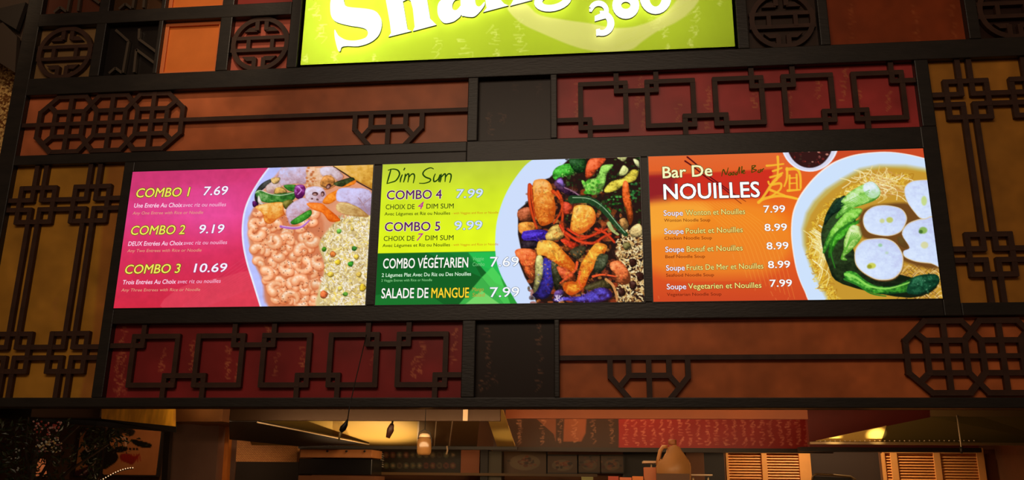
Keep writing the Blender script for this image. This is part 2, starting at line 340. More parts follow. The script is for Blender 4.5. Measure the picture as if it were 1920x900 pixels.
# ---- red fretwork panels
def fret(t, x0, x1, zb, zt, flip):
    zc = (zb+zt)/2; h = .124; s = 1 if not flip else -1; B = .236; q = .066
    def seg(a, b, **k): LB_(t, (a[0], zc+s*(a[1]-zc)), (b[0], zc+s*(b[1]-zc)), **k)
    for i in range(5):
        L = x0+.100+.3145*i; R = L+B; T_, B_ = zc+h, zc-h; e = BW/2
        seg((L+e, T_-e), (R-e, T_-e)); seg((L+e, B_+e), (R-e, B_+e)); seg((L+e, T_-e), (L+e, B_+e)); seg((R-e, T_-e), (R-e, B_+e))
        cs = [('B', 'L'), ('T', 'R')] if i in (0, 2, 4) else [('T', 'L'), ('B', 'R')]
        for v, u in cs:
            cx = L+q-e if u == 'L' else R-q+e; cz = T_-q+e if v == 'T' else B_+q-e; ox = L+e if u == 'L' else R-e; oz = T_-e if v == 'T' else B_+e
            seg((ox, cz), (cx, cz)); seg((cx, oz), (cx, cz)); seg((cx, oz), (cx, zt if v == 'T' else zb), ext=0)
            nx = None
            if v == 'B' and i == 0: nx = x0
            elif i == 4 and v == 'T': nx = x1
            elif u == 'R': nx = L+.3145+e
            if nx is not None: seg((ox, cz), (nx, cz), ext=0)
for (x0, x1, zb, zt, fl, lab, colr, cols) in (
    (-0.205, 1.436, UB, UT, False, 'red wall panel with black square fretwork, right of the dark panel under the green sign', (188, 66, 66), ((1085, 150, 235), (1210, 150, 240), (1275, 190, 235), (1330, 160, 240), (1420, 140, 200), (1485, 150, 225), (1540, 150, 180), (1590, 120, 190), (1615, 160, 210), (1675, 170, 200), (1200, 125, 200))),
    (-2.289, -0.631, LB, LT, True, 'dark red wall panel with black square fretwork, below the pink menu screen', (150, 44, 46), ((225, 610, 740), (215, 660, 745), (300, 650, 700), (357, 640, 720), (424, 645, 715), (440, 680, 715), (515, 660, 710), (565, 650, 690), (700, 640, 690), (775, 670, 712), (850, 612, 690), (500, 605, 640), (790, 640, 700)))):
    t = panel_thing('fretwork_panel', lab, 'panel', x0, x1, zb, zt, 'red fretwork panels')
    c = canvas(x0-.01, x1+.01, zb-.01, zt+.01, colr)
    for X, a, b in cols: c.column(X, a, X-4, b, max(2, int((b-a)/20)), (222, 134, 86), .75, 19, 2.6)
    c.tint(0.015, .3); c.build('panel_face', PRINT, t, PY); backing(t, x0, x1, zb, zt); fret(t, x0, x1, zb, zt, fl)

# ---- yellow panels with double bars and four-square knots
def knots(t, xs, zs, x0, x1, zb, zt):
    g, S = .025, .1; w = BW; e = w/2
    for z in zs:
        ed = [x0]+[v for x in xs for v in (x-S, x+S)]+[x1]
        for k in range(0, len(ed), 2):
            if ed[k+1] > ed[k]+.01:
                for sg in (1, -1): LB_(t, (ed[k], z+sg*g), (ed[k+1], z+sg*g), ext=0)
    for x in xs:
        ed = [zb]+[v for z in sorted(zs) for v in (z-S, z+S)]+[zt]
        for k in range(0, len(ed), 2):
            for sg in (1, -1): LB_(t, (x+sg*g, ed[k]), (x+sg*g, ed[k+1]), ext=0)
        for z in zs:
            for sg in (1, -1): LB_(t, (x-g, z+sg*(S-e)), (x+g, z+sg*(S-e)), ext=0); LB_(t, (x+sg*(S-e), z-g), (x+sg*(S-e), z+g), ext=0)
            for sx in (1, -1):
                for sz in (1, -1):
                    a, b = x+sx*g, x+sx*(S-e); p, q = z+sz*g, z+sz*(S-e)
                    LB_(t, (a, p), (b, p)); LB_(t, (a, q), (b, q)); LB_(t, (a, p), (a, q)); LB_(t, (b, p), (b, q))
t = panel_thing('knot_lattice_panel', 'mustard wall panel with double bars and four-square knots, left of the pink menu screen', 'panel', -2.933, -2.342, LB, 3.113, 'mustard knot lattice panels')
c = canvas(-2.94, -2.33, LB-.01, 3.12, (192, 136, 48)); c.column(215, 400, 200, 520, 5, (190, 120, 70), .35, 26, 3); c.column(190, 540, 180, 620, 3, (200, 124, 80), .4, 26, 3); c.column(100, 560, 95, 600, 2, (190, 120, 70), .3, 22, 3); c.column(150, 690, 150, 740, 2, (190, 120, 70), .35, 20, 3)
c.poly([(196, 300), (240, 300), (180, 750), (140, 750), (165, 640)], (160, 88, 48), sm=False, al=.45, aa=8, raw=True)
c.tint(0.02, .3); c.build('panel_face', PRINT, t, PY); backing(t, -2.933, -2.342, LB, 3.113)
knots(t, (-2.785, -2.5), (2.905, 2.173), -2.94, -2.335, LB, 3.113)
t = panel_thing('knot_lattice_panel', 'mustard wall panel with double bars and four-square knots, right of the noodle menu screen', 'panel', 1.496, 2.087, 2.358, UT, 'mustard knot lattice panels')
c = canvas(1.49, 2.09, 2.35, UT+.01, (184, 124, 46)); c.tint(0.02, .3); c.build('panel_face', PRINT, t, PY); backing(t, 1.496, 2.087, 2.358, UT)
knots(t, (1.652, 1.937), (3.297, 2.571), 1.49, 2.09, 2.358, UT)

# ---- dark calligraphy panels between the bands
for (x0, x1, zb, zt, lab, cols) in ((-.585, -.236, UB, UT, 'nearly black panel with faded brush writing, between the orange and red panels under the sign', ((915, 205, 225, .5), (918, 230, 255, .5), (940, 210, 225, .3), (965, 150, 175, .2), (1010, 150, 175, .2))),
                                   (-.572, -.222, LB, LT, 'nearly black panel with brush writing, below the dim sum menu screen', ((912, 612, 735, .5), (900, 705, 745, .6), (1010, 600, 735, .6), (925, 690, 735, .5)))):
    t = panel_thing('calligraphy_board', lab, 'panel', x0, x1, zb, zt, 'dark calligraphy panels'); c = canvas(x0-.01, x1+.01, zb-.01, zt+.01, (44, 32, 27))
    for X, a, b, al in cols: c.column(X, a, X, b, max(1, int((b-a)/24)), (190, 130, 96), al, 20, 2.2)
    c.build('panel_face', PRINT, t, PY)

# ---- square tiles with the round longevity sign, plain and broken tiles
def shou(t, xc, zc, R, m=LATW, y0=.008, y1=.03):
    bm = bm_new(); n = 40; Ro, Ri = R, R-.024
    vs = [[bm.verts.new((xc+r*math.cos(k*2*math.pi/n), y, zc+r*math.sin(k*2*math.pi/n))) for k in range(n)] for r, y in ((Ri, y0), (Ro, y0), (Ro, y1), (Ri, y1))]
    for a in range(4):
        for k in range(n): bm.faces.new((vs[a][k], vs[a][(k+1) % n], vs[(a+1) % 4][(k+1) % n], vs[(a+1) % 4][k]))
    put('ring', fin(bm), m, t); w = .022
    def b(p, q, ww=w): bar('lattice_bar', p, q, ww, y0+random.uniform(.0005, .0025), y1, m, t)
    for sg in (1, -1):
        b((xc-R, zc+sg*.034), (xc+R, zc+sg*.034), .02); b((xc+sg*.062, zc-.034), (xc+sg*.062, zc+.034), .02)
        for sx in (1, -1):
            x = xc+sx*.024; b((x, zc+sg*(R-.012)), (x, zc+sg*.077))
            bm = bm_new(); add_prism(bm, [(x, zc+sg*.070), (x+sx*.066, zc+sg*.070), (x+sx*.040, zc+sg*.094), (x, zc+sg*.094)], y0+.0032, y1); put('hook', fin(bm), m, t)
def tile(x0, z0, kind, lab, colr, w_=.311, h_=.3, glyphs=0, group='square facade tiles'):
    t = panel_thing('facade_tile', lab, 'tile', x0, x0+w_, z0, z0+h_, group); c = canvas(x0-.012, x0+w_+.012, z0-.01, z0+h_+.01, colr, .01)
    for g in range(glyphs):
        X, Y = c.X[0].min()+rng.rand()*(np.ptp(c.X[0])), c.Y.min()+rng.rand()*np.ptp(c.Y); c.glyph(X, Y, 18, (220, 150, 90), .3, 2)
    c.build('tile_face', PRINT, t, PY); backing(t, x0, x0+w_, z0, z0+h_)
    if kind == 'shou': shou(t, x0+w_/2, z0+h_/2, .153)
    if kind == 'frame':
        for a, b, cc, d in ((0, .02, 0, h_), (w_-.02, w_, 0, h_), (.02, w_-.02, 0, .02), (.02, w_-.02, h_-.02, h_)): box('tile_border', x0+a, x0+b, PY-.012, PY, z0+cc, z0+d, mat('orange_tile_border', (214, 112, 52), .5), t, .002)
    if kind == 'cracks':
        M = mat('grey_metal_strip', (104, 92, 80), .3, .7)
        for p in ([(-.10, .27), (-.02, .20), (-.025, .02)], [(.03, .27), (.035, .21), (.155, .12)], [(.035, .02), (.03, .15), (.15, .06)], [(-.10, .02), (-.07, .05), (-.03, .02)]):
            for a, b in zip(p, p[1:]): bar('metal_strip', (x0+w_/2+a[0], z0+a[1]), (x0+w_/2+b[0], z0+b[1]), .013, .01, .03, M, t)
    return t
OR, RD, DK = (214, 100, 40), (158, 66, 58), (66, 46, 32)
tile(-2.925, 3.589, 'shou', 'dim brown square tile with a round lattice emblem, lowest at the far left', (138, 106, 66))
tile(-2.553, 3.589, 'cracks', 'black square tile with bent grey metal strips, left of the plain orange tile', (24, 18, 15), .295)
tile(-2.239, 3.589, 'frame', 'bright plain orange square tile, left of the red round-emblem tile', (238, 130, 58))
tile(-1.866, 3.589, 'shou', 'red square tile with a dark round lattice emblem, beside the green sign', (206, 106, 86), .309)
tile(-2.925, 3.962, 'cracks', 'dark tile with slanting strips at the top left corner, over the dim round-emblem tile', (92, 48, 32))
tile(-2.553, 3.962, 'cracks', 'brown tile with thin grey strips, at the top edge over the black tile', (72, 46, 26), .295)
tile(-2.239, 3.962, 'frame', 'plain orange tile cut by the top edge, over the bright orange tile', (238, 130, 58))
tile(-1.866, 3.962, 'plain', 'plain red tile cut by the top edge, left of the green sign', (160, 58, 50), .309)
tile(.705, 3.589, 'shou', 'almost black tile with a round lattice emblem, just right of the green sign', (62, 46, 38), .325)
tile(1.742, 3.589, 'shou', 'almost black tile with a round emblem, at the top right corner', (50, 32, 26), .32)
tile(.705, 3.962, 'plain', 'dark plain tile above the emblem tile right of the sign', DK, .325)
tile(1.742, 3.962, 'plain', 'dark plain tile above the top right corner tile', DK, .32)
t = panel_thing('orange_board', 'plain rust-orange panel with faint writing, at the top right between two dark tiles', 'panel', 1.075, 1.69, 3.589, 4.262)
c = canvas(1.065, 1.70, 3.58, 4.27, (140, 60, 26), .01)
for X in (1720, 1790, 1600): c.column(X, 5, X+4, 75, 4, (200, 120, 70), .3, 20, 2.4)
c.tint(.02, .3); c.build('panel_face', PRINT, t, PY)

# ------------------------------------------------------------------ menu screens
def scr_text(scr, s, x0, y0, x1, y1, cap, col, out=None, bold=.012, ob=.045, shear=0.0, zoom=None, label=None, layer=0):
    """flat lettering on a screen; the baseline runs from (x0,y0) to (x1,y1) in measured units"""
    (o, k) = zoom; P0 = (o[0]+x0/k, o[1]+y0/k); P1 = (o[0]+x1/k, o[1]+y1/k); H = scr['p2w']
    a = np.array(happly(H, *P0)); b = np.array(happly(H, *P1)); u = np.array(happly(H, P0[0], P0[1]-cap/k)); up = np.array([0, u[1]-a[1]])
    def mk(off):
        cu = bpy.data.curves.new('lettering', 'FONT'); cu.body = s; cu.size = 1; cu.resolution_u = 3; cu.fill_mode = 'FRONT'
        ob_ = bpy.data.objects.new('lettering', cu); COL.objects.link(ob_); bpy.context.view_layer.update()
        me = bpy.data.meshes.new_from_object(ob_); bpy.data.objects.remove(ob_)
        if off <= .001: return me
        # heavier strokes: the same flat letters laid again around the first
        bm = bmesh.new(); m_ = 6 if off > .02 else 4
        for k in range(m_):
            g0 = len(bm.verts); bm.from_mesh(me); bm.verts.ensure_lookup_table(); d = Vector((off*math.cos(k*2*math.pi/m_+.5), off*math.sin(k*2*math.pi/m_+.5), 0))
            for v in bm.verts[g0:]: v.co += d
        bm.to_mesh(me); bm.free(); return me
    me = mk(bold*.9); n = len(me.vertices); co = np.empty(n*3); me.vertices.foreach_get('co', co); co = co.reshape(-1, 3); X0, X1 = co[:, 0].min(), co[:, 0].max()
    def lay(me, y):
        n = len(me.vertices); co = np.empty(n*3); me.vertices.foreach_get('co', co); co = co.reshape(-1, 3); q = np.empty_like(co)
        f = (co[:, 0]-X0)/(X1-X0); v = co[:, 1]/CAPH; q[:, 0] = a[0]+f*(b[0]-a[0])+up[0]*v+shear*co[:, 1]/CAPH*up[1]; q[:, 2] = a[1]+f*(b[1]-a[1])+up[1]*v; q[:, 1] = y
        me.vertices.foreach_set('co', q.ravel()); me.update(); return me
    t = put('lettering', lay(me, scr['y']-.0012-layer), em(col), scr['t'], label)
    if out is not None: put('lettering_outline', lay(mk(bold*.9+ob*.9), scr['y']-.0006-layer), em(out), t)
    return t
_c = bpy.data.curves.new('m', 'FONT'); _c.body = 'H'; _c.size = 1; _o = bpy.data.objects.new('m', _c); COL.objects.link(_o); bpy.context.view_layer.update(); CAPH = _o.dimensions[1]; bpy.data.objects.remove(_o)

SCRY = -0.004
def screen(label, x0, corners, res=(520, 293)):
    x1 = x0+1.21; t = thing('menu_screen', label, 'menu screen', ((x0+x1)/2, 0.03, SB), 'lit menu screens')
    H = homog([(x0, ST), (x1, ST), (x1, SB), (x0, SB)], corners)
    cv = Canvas(x0, x1, SB, ST, res[0], res[1], H); m = mat('screen_bezel', (20, 18, 18), .35)
    box('bezel', x0-.006, x1+.006, SCRY+.001, 0.06, SB-.006, ST+.006, m, t, .002)
    return dict(t=t, c=cv, y=SCRY, p2w=np.linalg.inv(H))
def arc(E, k=2): return [tuple(p) for p in spline(E[:-k], 5, False)]+list(E[-k:])
def grad(c, stops, horiz=None):
    """vertical background gradient of the artwork, stops = [(row 0..1, rgb)]"""
    v = np.linspace(0, 1, c.nz); xs = [s_[0] for s_ in stops]
    for k in range(3): c.img[:, :, k] = np.interp(v, xs, [s_[1][k]/255 for s_ in stops])[:, None]

# ======== screen one: pink, shrimp plate
S1 = screen('left menu screen, pink with combo prices 1 to 3 and a shrimp and rice plate', -2.291, [(248, 322), (701, 310), (687, 572), (213, 579)])
c = S1['c']; grad(c, [(0, (206, 56, 118)), (.35, (222, 62, 130)), (.6, (214, 48, 92)), (1, (208, 42, 66))])
c.img += (np.exp(-((c.X-400)/80)**2-((c.Y-400)/70)**2)[..., None])*np.array((.05, .06, .10)); c.img[:, :, 2] -= np.clip((c.X-330)/400, 0, 1)*.06
for i in range(14):
    a = 480+i*9; c.line([(340+i*3, 579), (a-70, 520), (a, 470+i*2)], .8, (230, 90, 120), al=.35, raw=True)
c.poly([(310, 582), (340, 540), (420, 520), (480, 512), (490, 582)], (228, 76, 96), raw=True, al=.55, aa=2)
c.poly([(250, 320), (240, 380), (300, 350), (420, 350), (470, 318)], (196, 50, 96), raw=True, al=.35, aa=14)
edge = [(512, 305), (489, 335), (470, 367), (459, 396), (455, 428), (457, 460), (464, 493), (475, 528), (493, 585), (760, 600), (760, 290)]; edge = arc(edge)
c.poly(edge, (236, 240, 255), sm=False, raw=True); c.poly([(x+3 if x < 700 else x, y) for x, y in edge], (186, 192, 252), sm=False, raw=True, aa=3)
c.poly([(560, 300), (530, 316), (505, 345), (480, 372), (477, 392), (468, 408), (466, 440), (472, 470), (482, 500), (495, 520), (502, 560), (510, 590), (760, 600), (760, 290)], (222, 150, 112), sm=False, raw=True, aa=5)
r = random.Random(3)
# shrimp
def shrimp(x, y, R, a0, sw=250, w=11):
    tone = r.uniform(-10, 12); T_ = lambda q: tuple(min(255, v+tone) for v in q)
    P = [(x+R*math.cos(math.radians(a0+sw*i/7))*1.15, y+R*math.sin(math.radians(a0+sw*i/7))*.95) for i in range(8)]
    c.line([(p[0]+1.2, p[1]+2) for p in P], w+2, (196, 92, 44), 5, raw=True, al=.7, aa=3)
    c.line(P, w+1, T_((236, 152, 104)), 6, raw=True, aa=2); c.line([(p[0]-.5, p[1]-.9) for p in P], w*.72, T_((248, 190, 144)), 4, raw=True, aa=3, al=.9)
    c.line([(p[0]-1, p[1]-2) for p in P[:5]], w*.36, (254, 226, 198), 2, raw=True, al=.85, aa=2.5)
    for i in range(1, 6): c.line([(P[i][0], P[i][1]), (P[i][0]+(P[i][0]-x)*.4, P[i][1]+(P[i][1]-y)*.4)], 1.2, (226, 134, 92), raw=True, al=.35, aa=2)
c.poly([(474, 400), (500, 390), (600, 400), (606, 480), (600, 575), (508, 575), (495, 530), (478, 480)], (206, 112, 70), raw=True, aa=6, al=.7)
for i in range(80):
    y = r.uniform(392, 574); x = r.uniform(476+max(0, (y-450)*.26), 598); shrimp(x, y, r.uniform(5, 8), r.uniform(0, 360), r.uniform(120, 220), r.uniform(11, 15))
for (x, y, R, a) in ((482, 437, 12, 20), (540, 452, 12, 190), (572, 470, 13, 170), (523, 478, 8, 40), (570, 498, 15, 300), (540, 502, 11, 60), (500, 515, 11, 260), (520, 540, 12, 120), (566, 530, 12, 200), (600, 490, 11, 80), (596, 540, 10, 250), (548, 560, 14, 190), (585, 450, 11, 10), (486, 470, 10, 200), (515, 455, 11, 300)):
    shrimp(x, y, R*.8, a, 200, 16)
for i in range(190):
    y = r.uniform(400, 572); c.ell(r.uniform(478+max(0, (y-440)*.32), 610), y, .9, .7, (70, 24, 16), raw=True, al=.8)
# rice
c.poly([(640, 412), (668, 404), (700, 402), (695, 580), (602, 580), (600, 545), (612, 500), (600, 460), (618, 430)], (214, 190, 130), raw=True, aa=4)
for i in range(1500):
    y = r.uniform(405, 575); x0_ = 605+max(0, (450-y)*.75)+(6 if 470 < y < 520 else 0); x = r.uniform(x0_, 697); a = r.uniform(0, 3.14); L = r.uniform(1.6, 3.0)
    col = r.choice([(244, 234, 206), (236, 220, 170), (252, 246, 238), (246, 226, 140), (250, 240, 226), (240, 210, 90), (200, 176, 130), (248, 240, 220), (168, 140, 84)])
    c.line([(x-L*math.cos(a), y-L*math.sin(a)), (x+L*math.cos(a), y+L*math.sin(a))], 1.7, col, raw=True, al=.9)
for (x, y, q, col) in ((610, 468, 5, (78, 150, 30)), (666, 466, 5.5, (60, 130, 44)), (660, 495, 6.5, (56, 150, 40)), (638, 434, 5, (120, 190, 70)), (627, 477, 6, (232, 128, 58)), (610, 552, 8, (228, 110, 58)), (650, 552, 5, (96, 160, 50)), (682, 540, 8, (232, 190, 50)), (636, 492, 6, (240, 200, 50)), (670, 482, 6, (236, 196, 70)), (622, 515, 7, (236, 196, 70)), (675, 515, 6, (226, 186, 80)), (640, 540, 5, (236, 204, 90)), (662, 430, 4, (240, 206, 90))):
    c.poly([(x+q*r.uniform(.7, 1.1)*math.cos(k), y+q*r.uniform(.7, 1.1)*math.sin(k)) for k in (0, 1.2, 2.3, 3.4, 4.5, 5.5)], col, raw=True, shade=([v*.55 for v in col], [min(255, v*1.2+25) for v in col], -.5, -.8, 2.5))
# vegetables (traced outlines, in the enlarged drawing's units)
c.zoom(460, 300, 6.0)
def veg(pts, col, dk=None, lt=None, rim=3, **k): c.poly(pts, col, shade=(dk or [v*.5 for v in col], lt or [min(255, v*1.15+30) for v in col], -.4, -.9, rim), **k)
veg([(1000, 40), (1460, 40), (1460, 340), (1380, 300), (1240, 230), (1100, 150)], (226, 172, 70), (190, 130, 40), (240, 190, 110))
c.line([(1000, 80), (1130, 160), (1250, 240), (1440, 345)], 2.4, (60, 38, 30))
veg([(430, 90), (700, 70), (700, 260), (560, 270), (380, 300), (240, 330), (300, 250), (370, 180)], (206, 180, 200), (170, 130, 140), (206, 206, 250))
veg([(120, 370), (190, 270), (300, 215), (290, 270), (200, 340), (150, 400), (160, 500), (120, 460)], (52, 52, 48))
veg([(240, 300), (340, 240), (420, 300), (360, 370), (260, 370)], (214, 186, 176), (170, 120, 120), (232, 214, 230))
veg([(300, 210), (400, 200), (380, 260), (320, 270)], (226, 180, 110))
veg([(440, 290), (560, 280), (600, 310), (590, 360), (500, 350)], (54, 124, 40), (24, 70, 20), (110, 170, 80))
veg([(350, 320), (430, 310), (480, 370), (340, 385)], (232, 178, 90))
veg([(120, 370), (170, 340), (300, 385), (560, 365), (580, 400), (540, 460), (400, 485), (230, 480), (160, 440)], (66, 132, 50), (30, 80, 26), (160, 200, 130), 4)
c.line([(125, 372), (180, 345), (300, 388), (420, 398), (560, 370)], 1.6, (214, 226, 190), al=.8)
veg([(160, 400), (200, 480), (280, 500), (200, 520), (150, 470)], (206, 190, 180))
veg([(570, 300), (610, 280), (670, 290), (690, 360), (640, 440), (580, 430), (560, 360)], (118, 32, 104), (70, 14, 66), (190, 110, 200)); c.line([(600, 300), (640, 340), (600, 390)], 1.5, (214, 150, 220))
veg([(90, 470), (130, 470), (160, 520), (100, 530)], (96, 26, 96))
veg([(120, 530), (260, 490), (430, 480), (440, 560), (450, 620), (380, 660), (300, 720), (230, 700), (200, 600)], (236, 158, 62), (206, 96, 30), (250, 214, 140))
veg([(430, 480), (520, 450), (560, 500), (470, 560)], (120, 110, 40))
veg([(700, 90), (860, 90), (990, 80), (1120, 190), (1050, 250), (1020, 300), (930, 340), (870, 330), (760, 360), (690, 300), (700, 200)], (222, 170, 120), (180, 96, 44), (240, 206, 190))
for i in range(26): c.ell(700+r.random()*110, 90+r.random()*220, 16, 13, r.choice([(206, 120, 60), (240, 196, 160), (190, 100, 50)]), al=.8)
veg([(850, 100), (990, 80), (1110, 180), (1060, 240), (1010, 210), (960, 170), (880, 190)], (212, 190, 198), (180, 140, 140), (230, 220, 240)); veg([(900, 180), (1000, 200), (1010, 280), (930, 320), (850, 280)], (198, 128, 60))
veg([(690, 330), (780, 300), (880, 320), (920, 400), (880, 480), (760, 490), (690, 440)], (214, 190, 204), (186, 140, 150), (226, 222, 250))
for (x, y, a, b, g) in ((945, 300, 34, 24, -50), (880, 385, 22, 30, 0), (795, 385, 34, 22, 0), (820, 450, 14, 12, 0), (760, 440, 12, 10, 0)): c.ell(x, y, a, b, (74, 34, 34), g); c.ell(x-4, y+6, a*.6, b*.6, (176, 130, 120), g)
veg([(1010, 260), (1200, 200), (1240, 240), (1180, 300), (1050, 300)], (60, 70, 34))
veg([(880, 480), (930, 400), (1060, 330), (1240, 230), (1230, 280), (1070, 330), (1040, 440), (950, 500)], (246, 140, 34), (206, 96, 20), (252, 180, 90))
veg([(1060, 330), (1240, 320), (1360, 330), (1430, 390), (1430, 620), (1300, 570), (1180, 490), (1040, 460)], (204, 190, 226), (164, 136, 160), (212, 208, 252)); c.line([(1280, 430), (1330, 500), (1400, 620)], 1.6, (168, 130, 140)); c.line([(1420, 430), (1310, 520)], 1.4, (180, 140, 150))
veg([(1040, 500), (1120, 480), (1250, 520), (1330, 570), (1400, 640), (1280, 640), (1140, 620), (1040, 570)], (218, 180, 112), (170, 120, 60), (240, 214, 160))
for k in range(7): c.line([(1050+k*8, 500+k*14), (1200, 530+k*14), (1340, 600+k*6)], .8, (170, 120, 60), al=.6)
veg([(470, 560), (560, 470), (680, 430), (740, 520), (700, 580), (640, 610), (560, 690), (520, 740), (480, 650)], (208, 182, 204), (186, 132, 140), (218, 208, 246))
veg([(520, 700), (600, 640), (730, 565), (760, 590), (740, 640), (650, 700), (560, 730)], (64, 148, 42), (30, 90, 24), (110, 196, 80))
c.line([(410, 750), (520, 770), (640, 760), (735, 680)], 4.5, (176, 104, 190), 2.5); c.line([(430, 745), (540, 758), (640, 745), (725, 680)], 2, (214, 170, 226), 1)
veg([(700, 490), (860, 490), (930, 540), (1060, 650), (1070, 690), (960, 695), (880, 600), (770, 560)], (248, 122, 30), (210, 84, 16), (254, 160, 80))
c.zoom(0, 0, 1); c.tint(.08, .10)
c.build('display', print_mat('screen_print', 'screen', 1.0), S1['t'], SCRY)
Z = ((200, 290), 2.904); Y1, PK, WH = (240, 232, 90), (120, 84, 28), (252, 240, 252)
for (s_, a, b, p, d, pr, e, f, g, h) in (('COMBO 1', 155, 233, 460, 227, '7.69', 526, 222, 669, 219), ('COMBO 2', 127, 438, 438, 433, '9.19', 502, 430, 650, 427), ('COMBO 3', 96, 651, 412, 645, '10.69', 478, 642, 667, 639)):
    scr_text(S1, s_, a, b, p-12, d, 48, Y1, (112, 84, 14), .012, .055, .12, Z); scr_text(S1, pr, e, f, g-10, h, 46, WH, (120, 50, 120), .014, .028, .12, Z)
for (s_, a, b, p, d) in (('Une Entrée Au Choix', 147, 289, 412, 286), ('DEUX Entrées Au Choix', 116, 498, 417, 494), ('Trois Entrées Au Choix', 86, 709, 380, 704)): scr_text(S1, s_, a, b, p, d, 23, (250, 214, 236), None, .014, .03, .1, Z)
for (s_, a, b, p, d) in (('avec riz ou nouilles', 417, 285, 653, 282), ('avec riz ou nouilles', 422, 492, 660, 488), ('avec riz ou nouilles', 390, 703, 626, 699)): scr_text(S1, s_, a, b, p, d, 21, (244, 190, 220), None, .0, .03, .1, Z)
for (s_, a, b, p, d) in (('Any One Entree with Rice or Noodle', 140, 327, 528, 323), ('Any Two Entrees with Rice or Noodle', 112, 533, 520, 529), ('Any Three Entrees with Rice or Noodle', 80, 748, 514, 744)): scr_text(S1, s_, a, b, p, d, 16, (226, 160, 130), None, .0, .03, .15, Z)

# ======== screen two: lime and green, tofu plate
S2 = screen('middle menu screen, lime and green with dim sum combos and a tofu and eggplant plate', -1.035, [(720, 310), (1197, 296), (1206, 565), (707, 572)])
c = S2['c']; grad(c, [(0, (190, 206, 60)), (.25, (214, 236, 40)), (.6, (226, 246, 30)), (1, (220, 240, 30))]); c.img *= (1+.1*(fbm(c.X*.02, c.Y*.02, 3)-.5))[..., None]
gy = lambda X: 472-(X-707)*.012
c.poly([(700, 476), (1010, 470), (1010, 580), (700, 580)], (22, 96, 36), sm=False, raw=True)
for (P, col) in (([(840, 474), (960, 471), (960, 520)], (36, 160, 60)), ([(880, 474), (990, 471), (1000, 560), (930, 530)], (40, 196, 84)), ([(860, 574), (905, 520), (950, 574)], (70, 190, 80)), ([(905, 520), (925, 500), (985, 574), (950, 574)], (84, 214, 90)), ([(800, 474), (880, 474), (905, 520), (860, 500)], (24, 120, 50)), ([(870, 574), (905, 545), (945, 574)], (130, 220, 110)), ([(700, 555), (790, 540), (840, 574), (700, 576)], (30, 120, 46)), ([(960, 574), (940, 520), (1000, 574)], (40, 150, 50))): c.poly(P, col, sm=False, raw=True, al=.85, aa=1.5)
edge = [(1008, 295), (985, 312), (962, 342), (946, 372), (936, 402), (931, 430), (930, 470), (935, 500), (948, 530), (978, 580), (1230, 590), (1230, 280)]; edge = arc(edge)
c.poly(edge, (200, 224, 250), sm=False, raw=True); c.poly([(x+3 if x < 1200 else x, y) for x, y in edge], (206, 222, 252), sm=False, raw=True, aa=5)
c.poly([(1066, 300), (1045, 320), (1030, 335), (1000, 345), (990, 380), (972, 395), (972, 440), (978, 470), (968, 478), (985, 520), (1000, 545), (1010, 580), (1220, 580), (1220, 290)], (40, 24, 20), sm=False, raw=True, aa=2)
for i in range(260):
    x, y = r.uniform(1060, 1200), r.uniform(298, 420); c.ell(x, y, r.uniform(1, 3.5), r.uniform(1, 3), r.choice([(24, 50, 20), (46, 84, 30), (60, 30, 22), (20, 22, 14), (80, 110, 50)]), raw=True, al=.7)
for i in range(520):
    x, y = r.uniform(988, 1165), r.uniform(345, 572)
    if x < 1080 and y < 350 or y < 300+(x-1060)*.9: continue
    c.ell(x, y, r.uniform(2, 7), r.uniform(1.5, 5), r.choice([(206, 96, 40), (226, 140, 60), (150, 60, 30), (190, 70, 30), (86, 36, 20), (60, 28, 26), (120, 50, 20), (34, 30, 20), (150, 70, 26)]), raw=True, al=.6)
# rice on the right
for i in range(650):
    x = r.uniform(1155, 1206); y = r.uniform(430, 566)
    if x < 1165 and y < 450: continue
    a = r.uniform(0, 3.1); L = r.uniform(1.2, 3.2); c.line([(x-L*math.cos(a), y-L*math.sin(a)), (x+L*math.cos(a), y+L*math.sin(a))], r.uniform(1.6, 3), r.choice([(232, 206, 150), (206, 168, 104), (240, 222, 172), (170, 120, 64), (90, 52, 30), (222, 186, 120)]), raw=True)
def food(pts, col, rim=5, dk=None, lt=None, tex=0, tc=None):
    c.poly(pts, col, shade=(dk or [v*.45 for v in col], lt or [min(255, v*1.15+34) for v in col], -.5, -.8, rim))
    if tex:
        xs = [p[0] for p in pts]; ys = [p[1] for p in pts]; cx, cy = sum(xs)/len(xs), sum(ys)/len(ys); sx, sy = (max(xs)-min(xs))*.26, (max(ys)-min(ys))*.3
        for i in range(tex): c.ell(cx+r.gauss(0, sx*.6), cy+r.gauss(0, sy*.7), r.uniform(4, 14), r.uniform(3, 8), r.choice(tc or [(250, 196, 90), (196, 84, 20), (240, 168, 60), (214, 110, 30)]), r.uniform(0, 180), al=.65)
c.zoom(930, 290, 6.0)
food([(640, 200), (700, 140), (830, 110), (900, 160), (860, 230), (760, 260), (690, 300), (640, 270)], (70, 176, 50), tex=16, tc=[(30, 110, 30), (130, 220, 90), (180, 236, 120)])
food([(820, 60), (1000, 60), (980, 200), (880, 200)], (30, 70, 30), tex=14, tc=[(50, 120, 40), (14, 34, 14)])
food([(650, 330), (720, 260), (760, 300), (780, 380), (960, 480), (860, 480), (720, 420)], (62, 32, 60), 3, tex=0); food([(680, 310), (730, 280), (770, 350), (760, 380)], (140, 104, 190)); c.line([(770, 380), (860, 420), (950, 480)], 2.4, (150, 104, 130))
food([(1050, 60), (1220, 50), (1190, 120), (1130, 180), (1090, 240), (1010, 280), (1000, 190)], (222, 84, 40), 4)
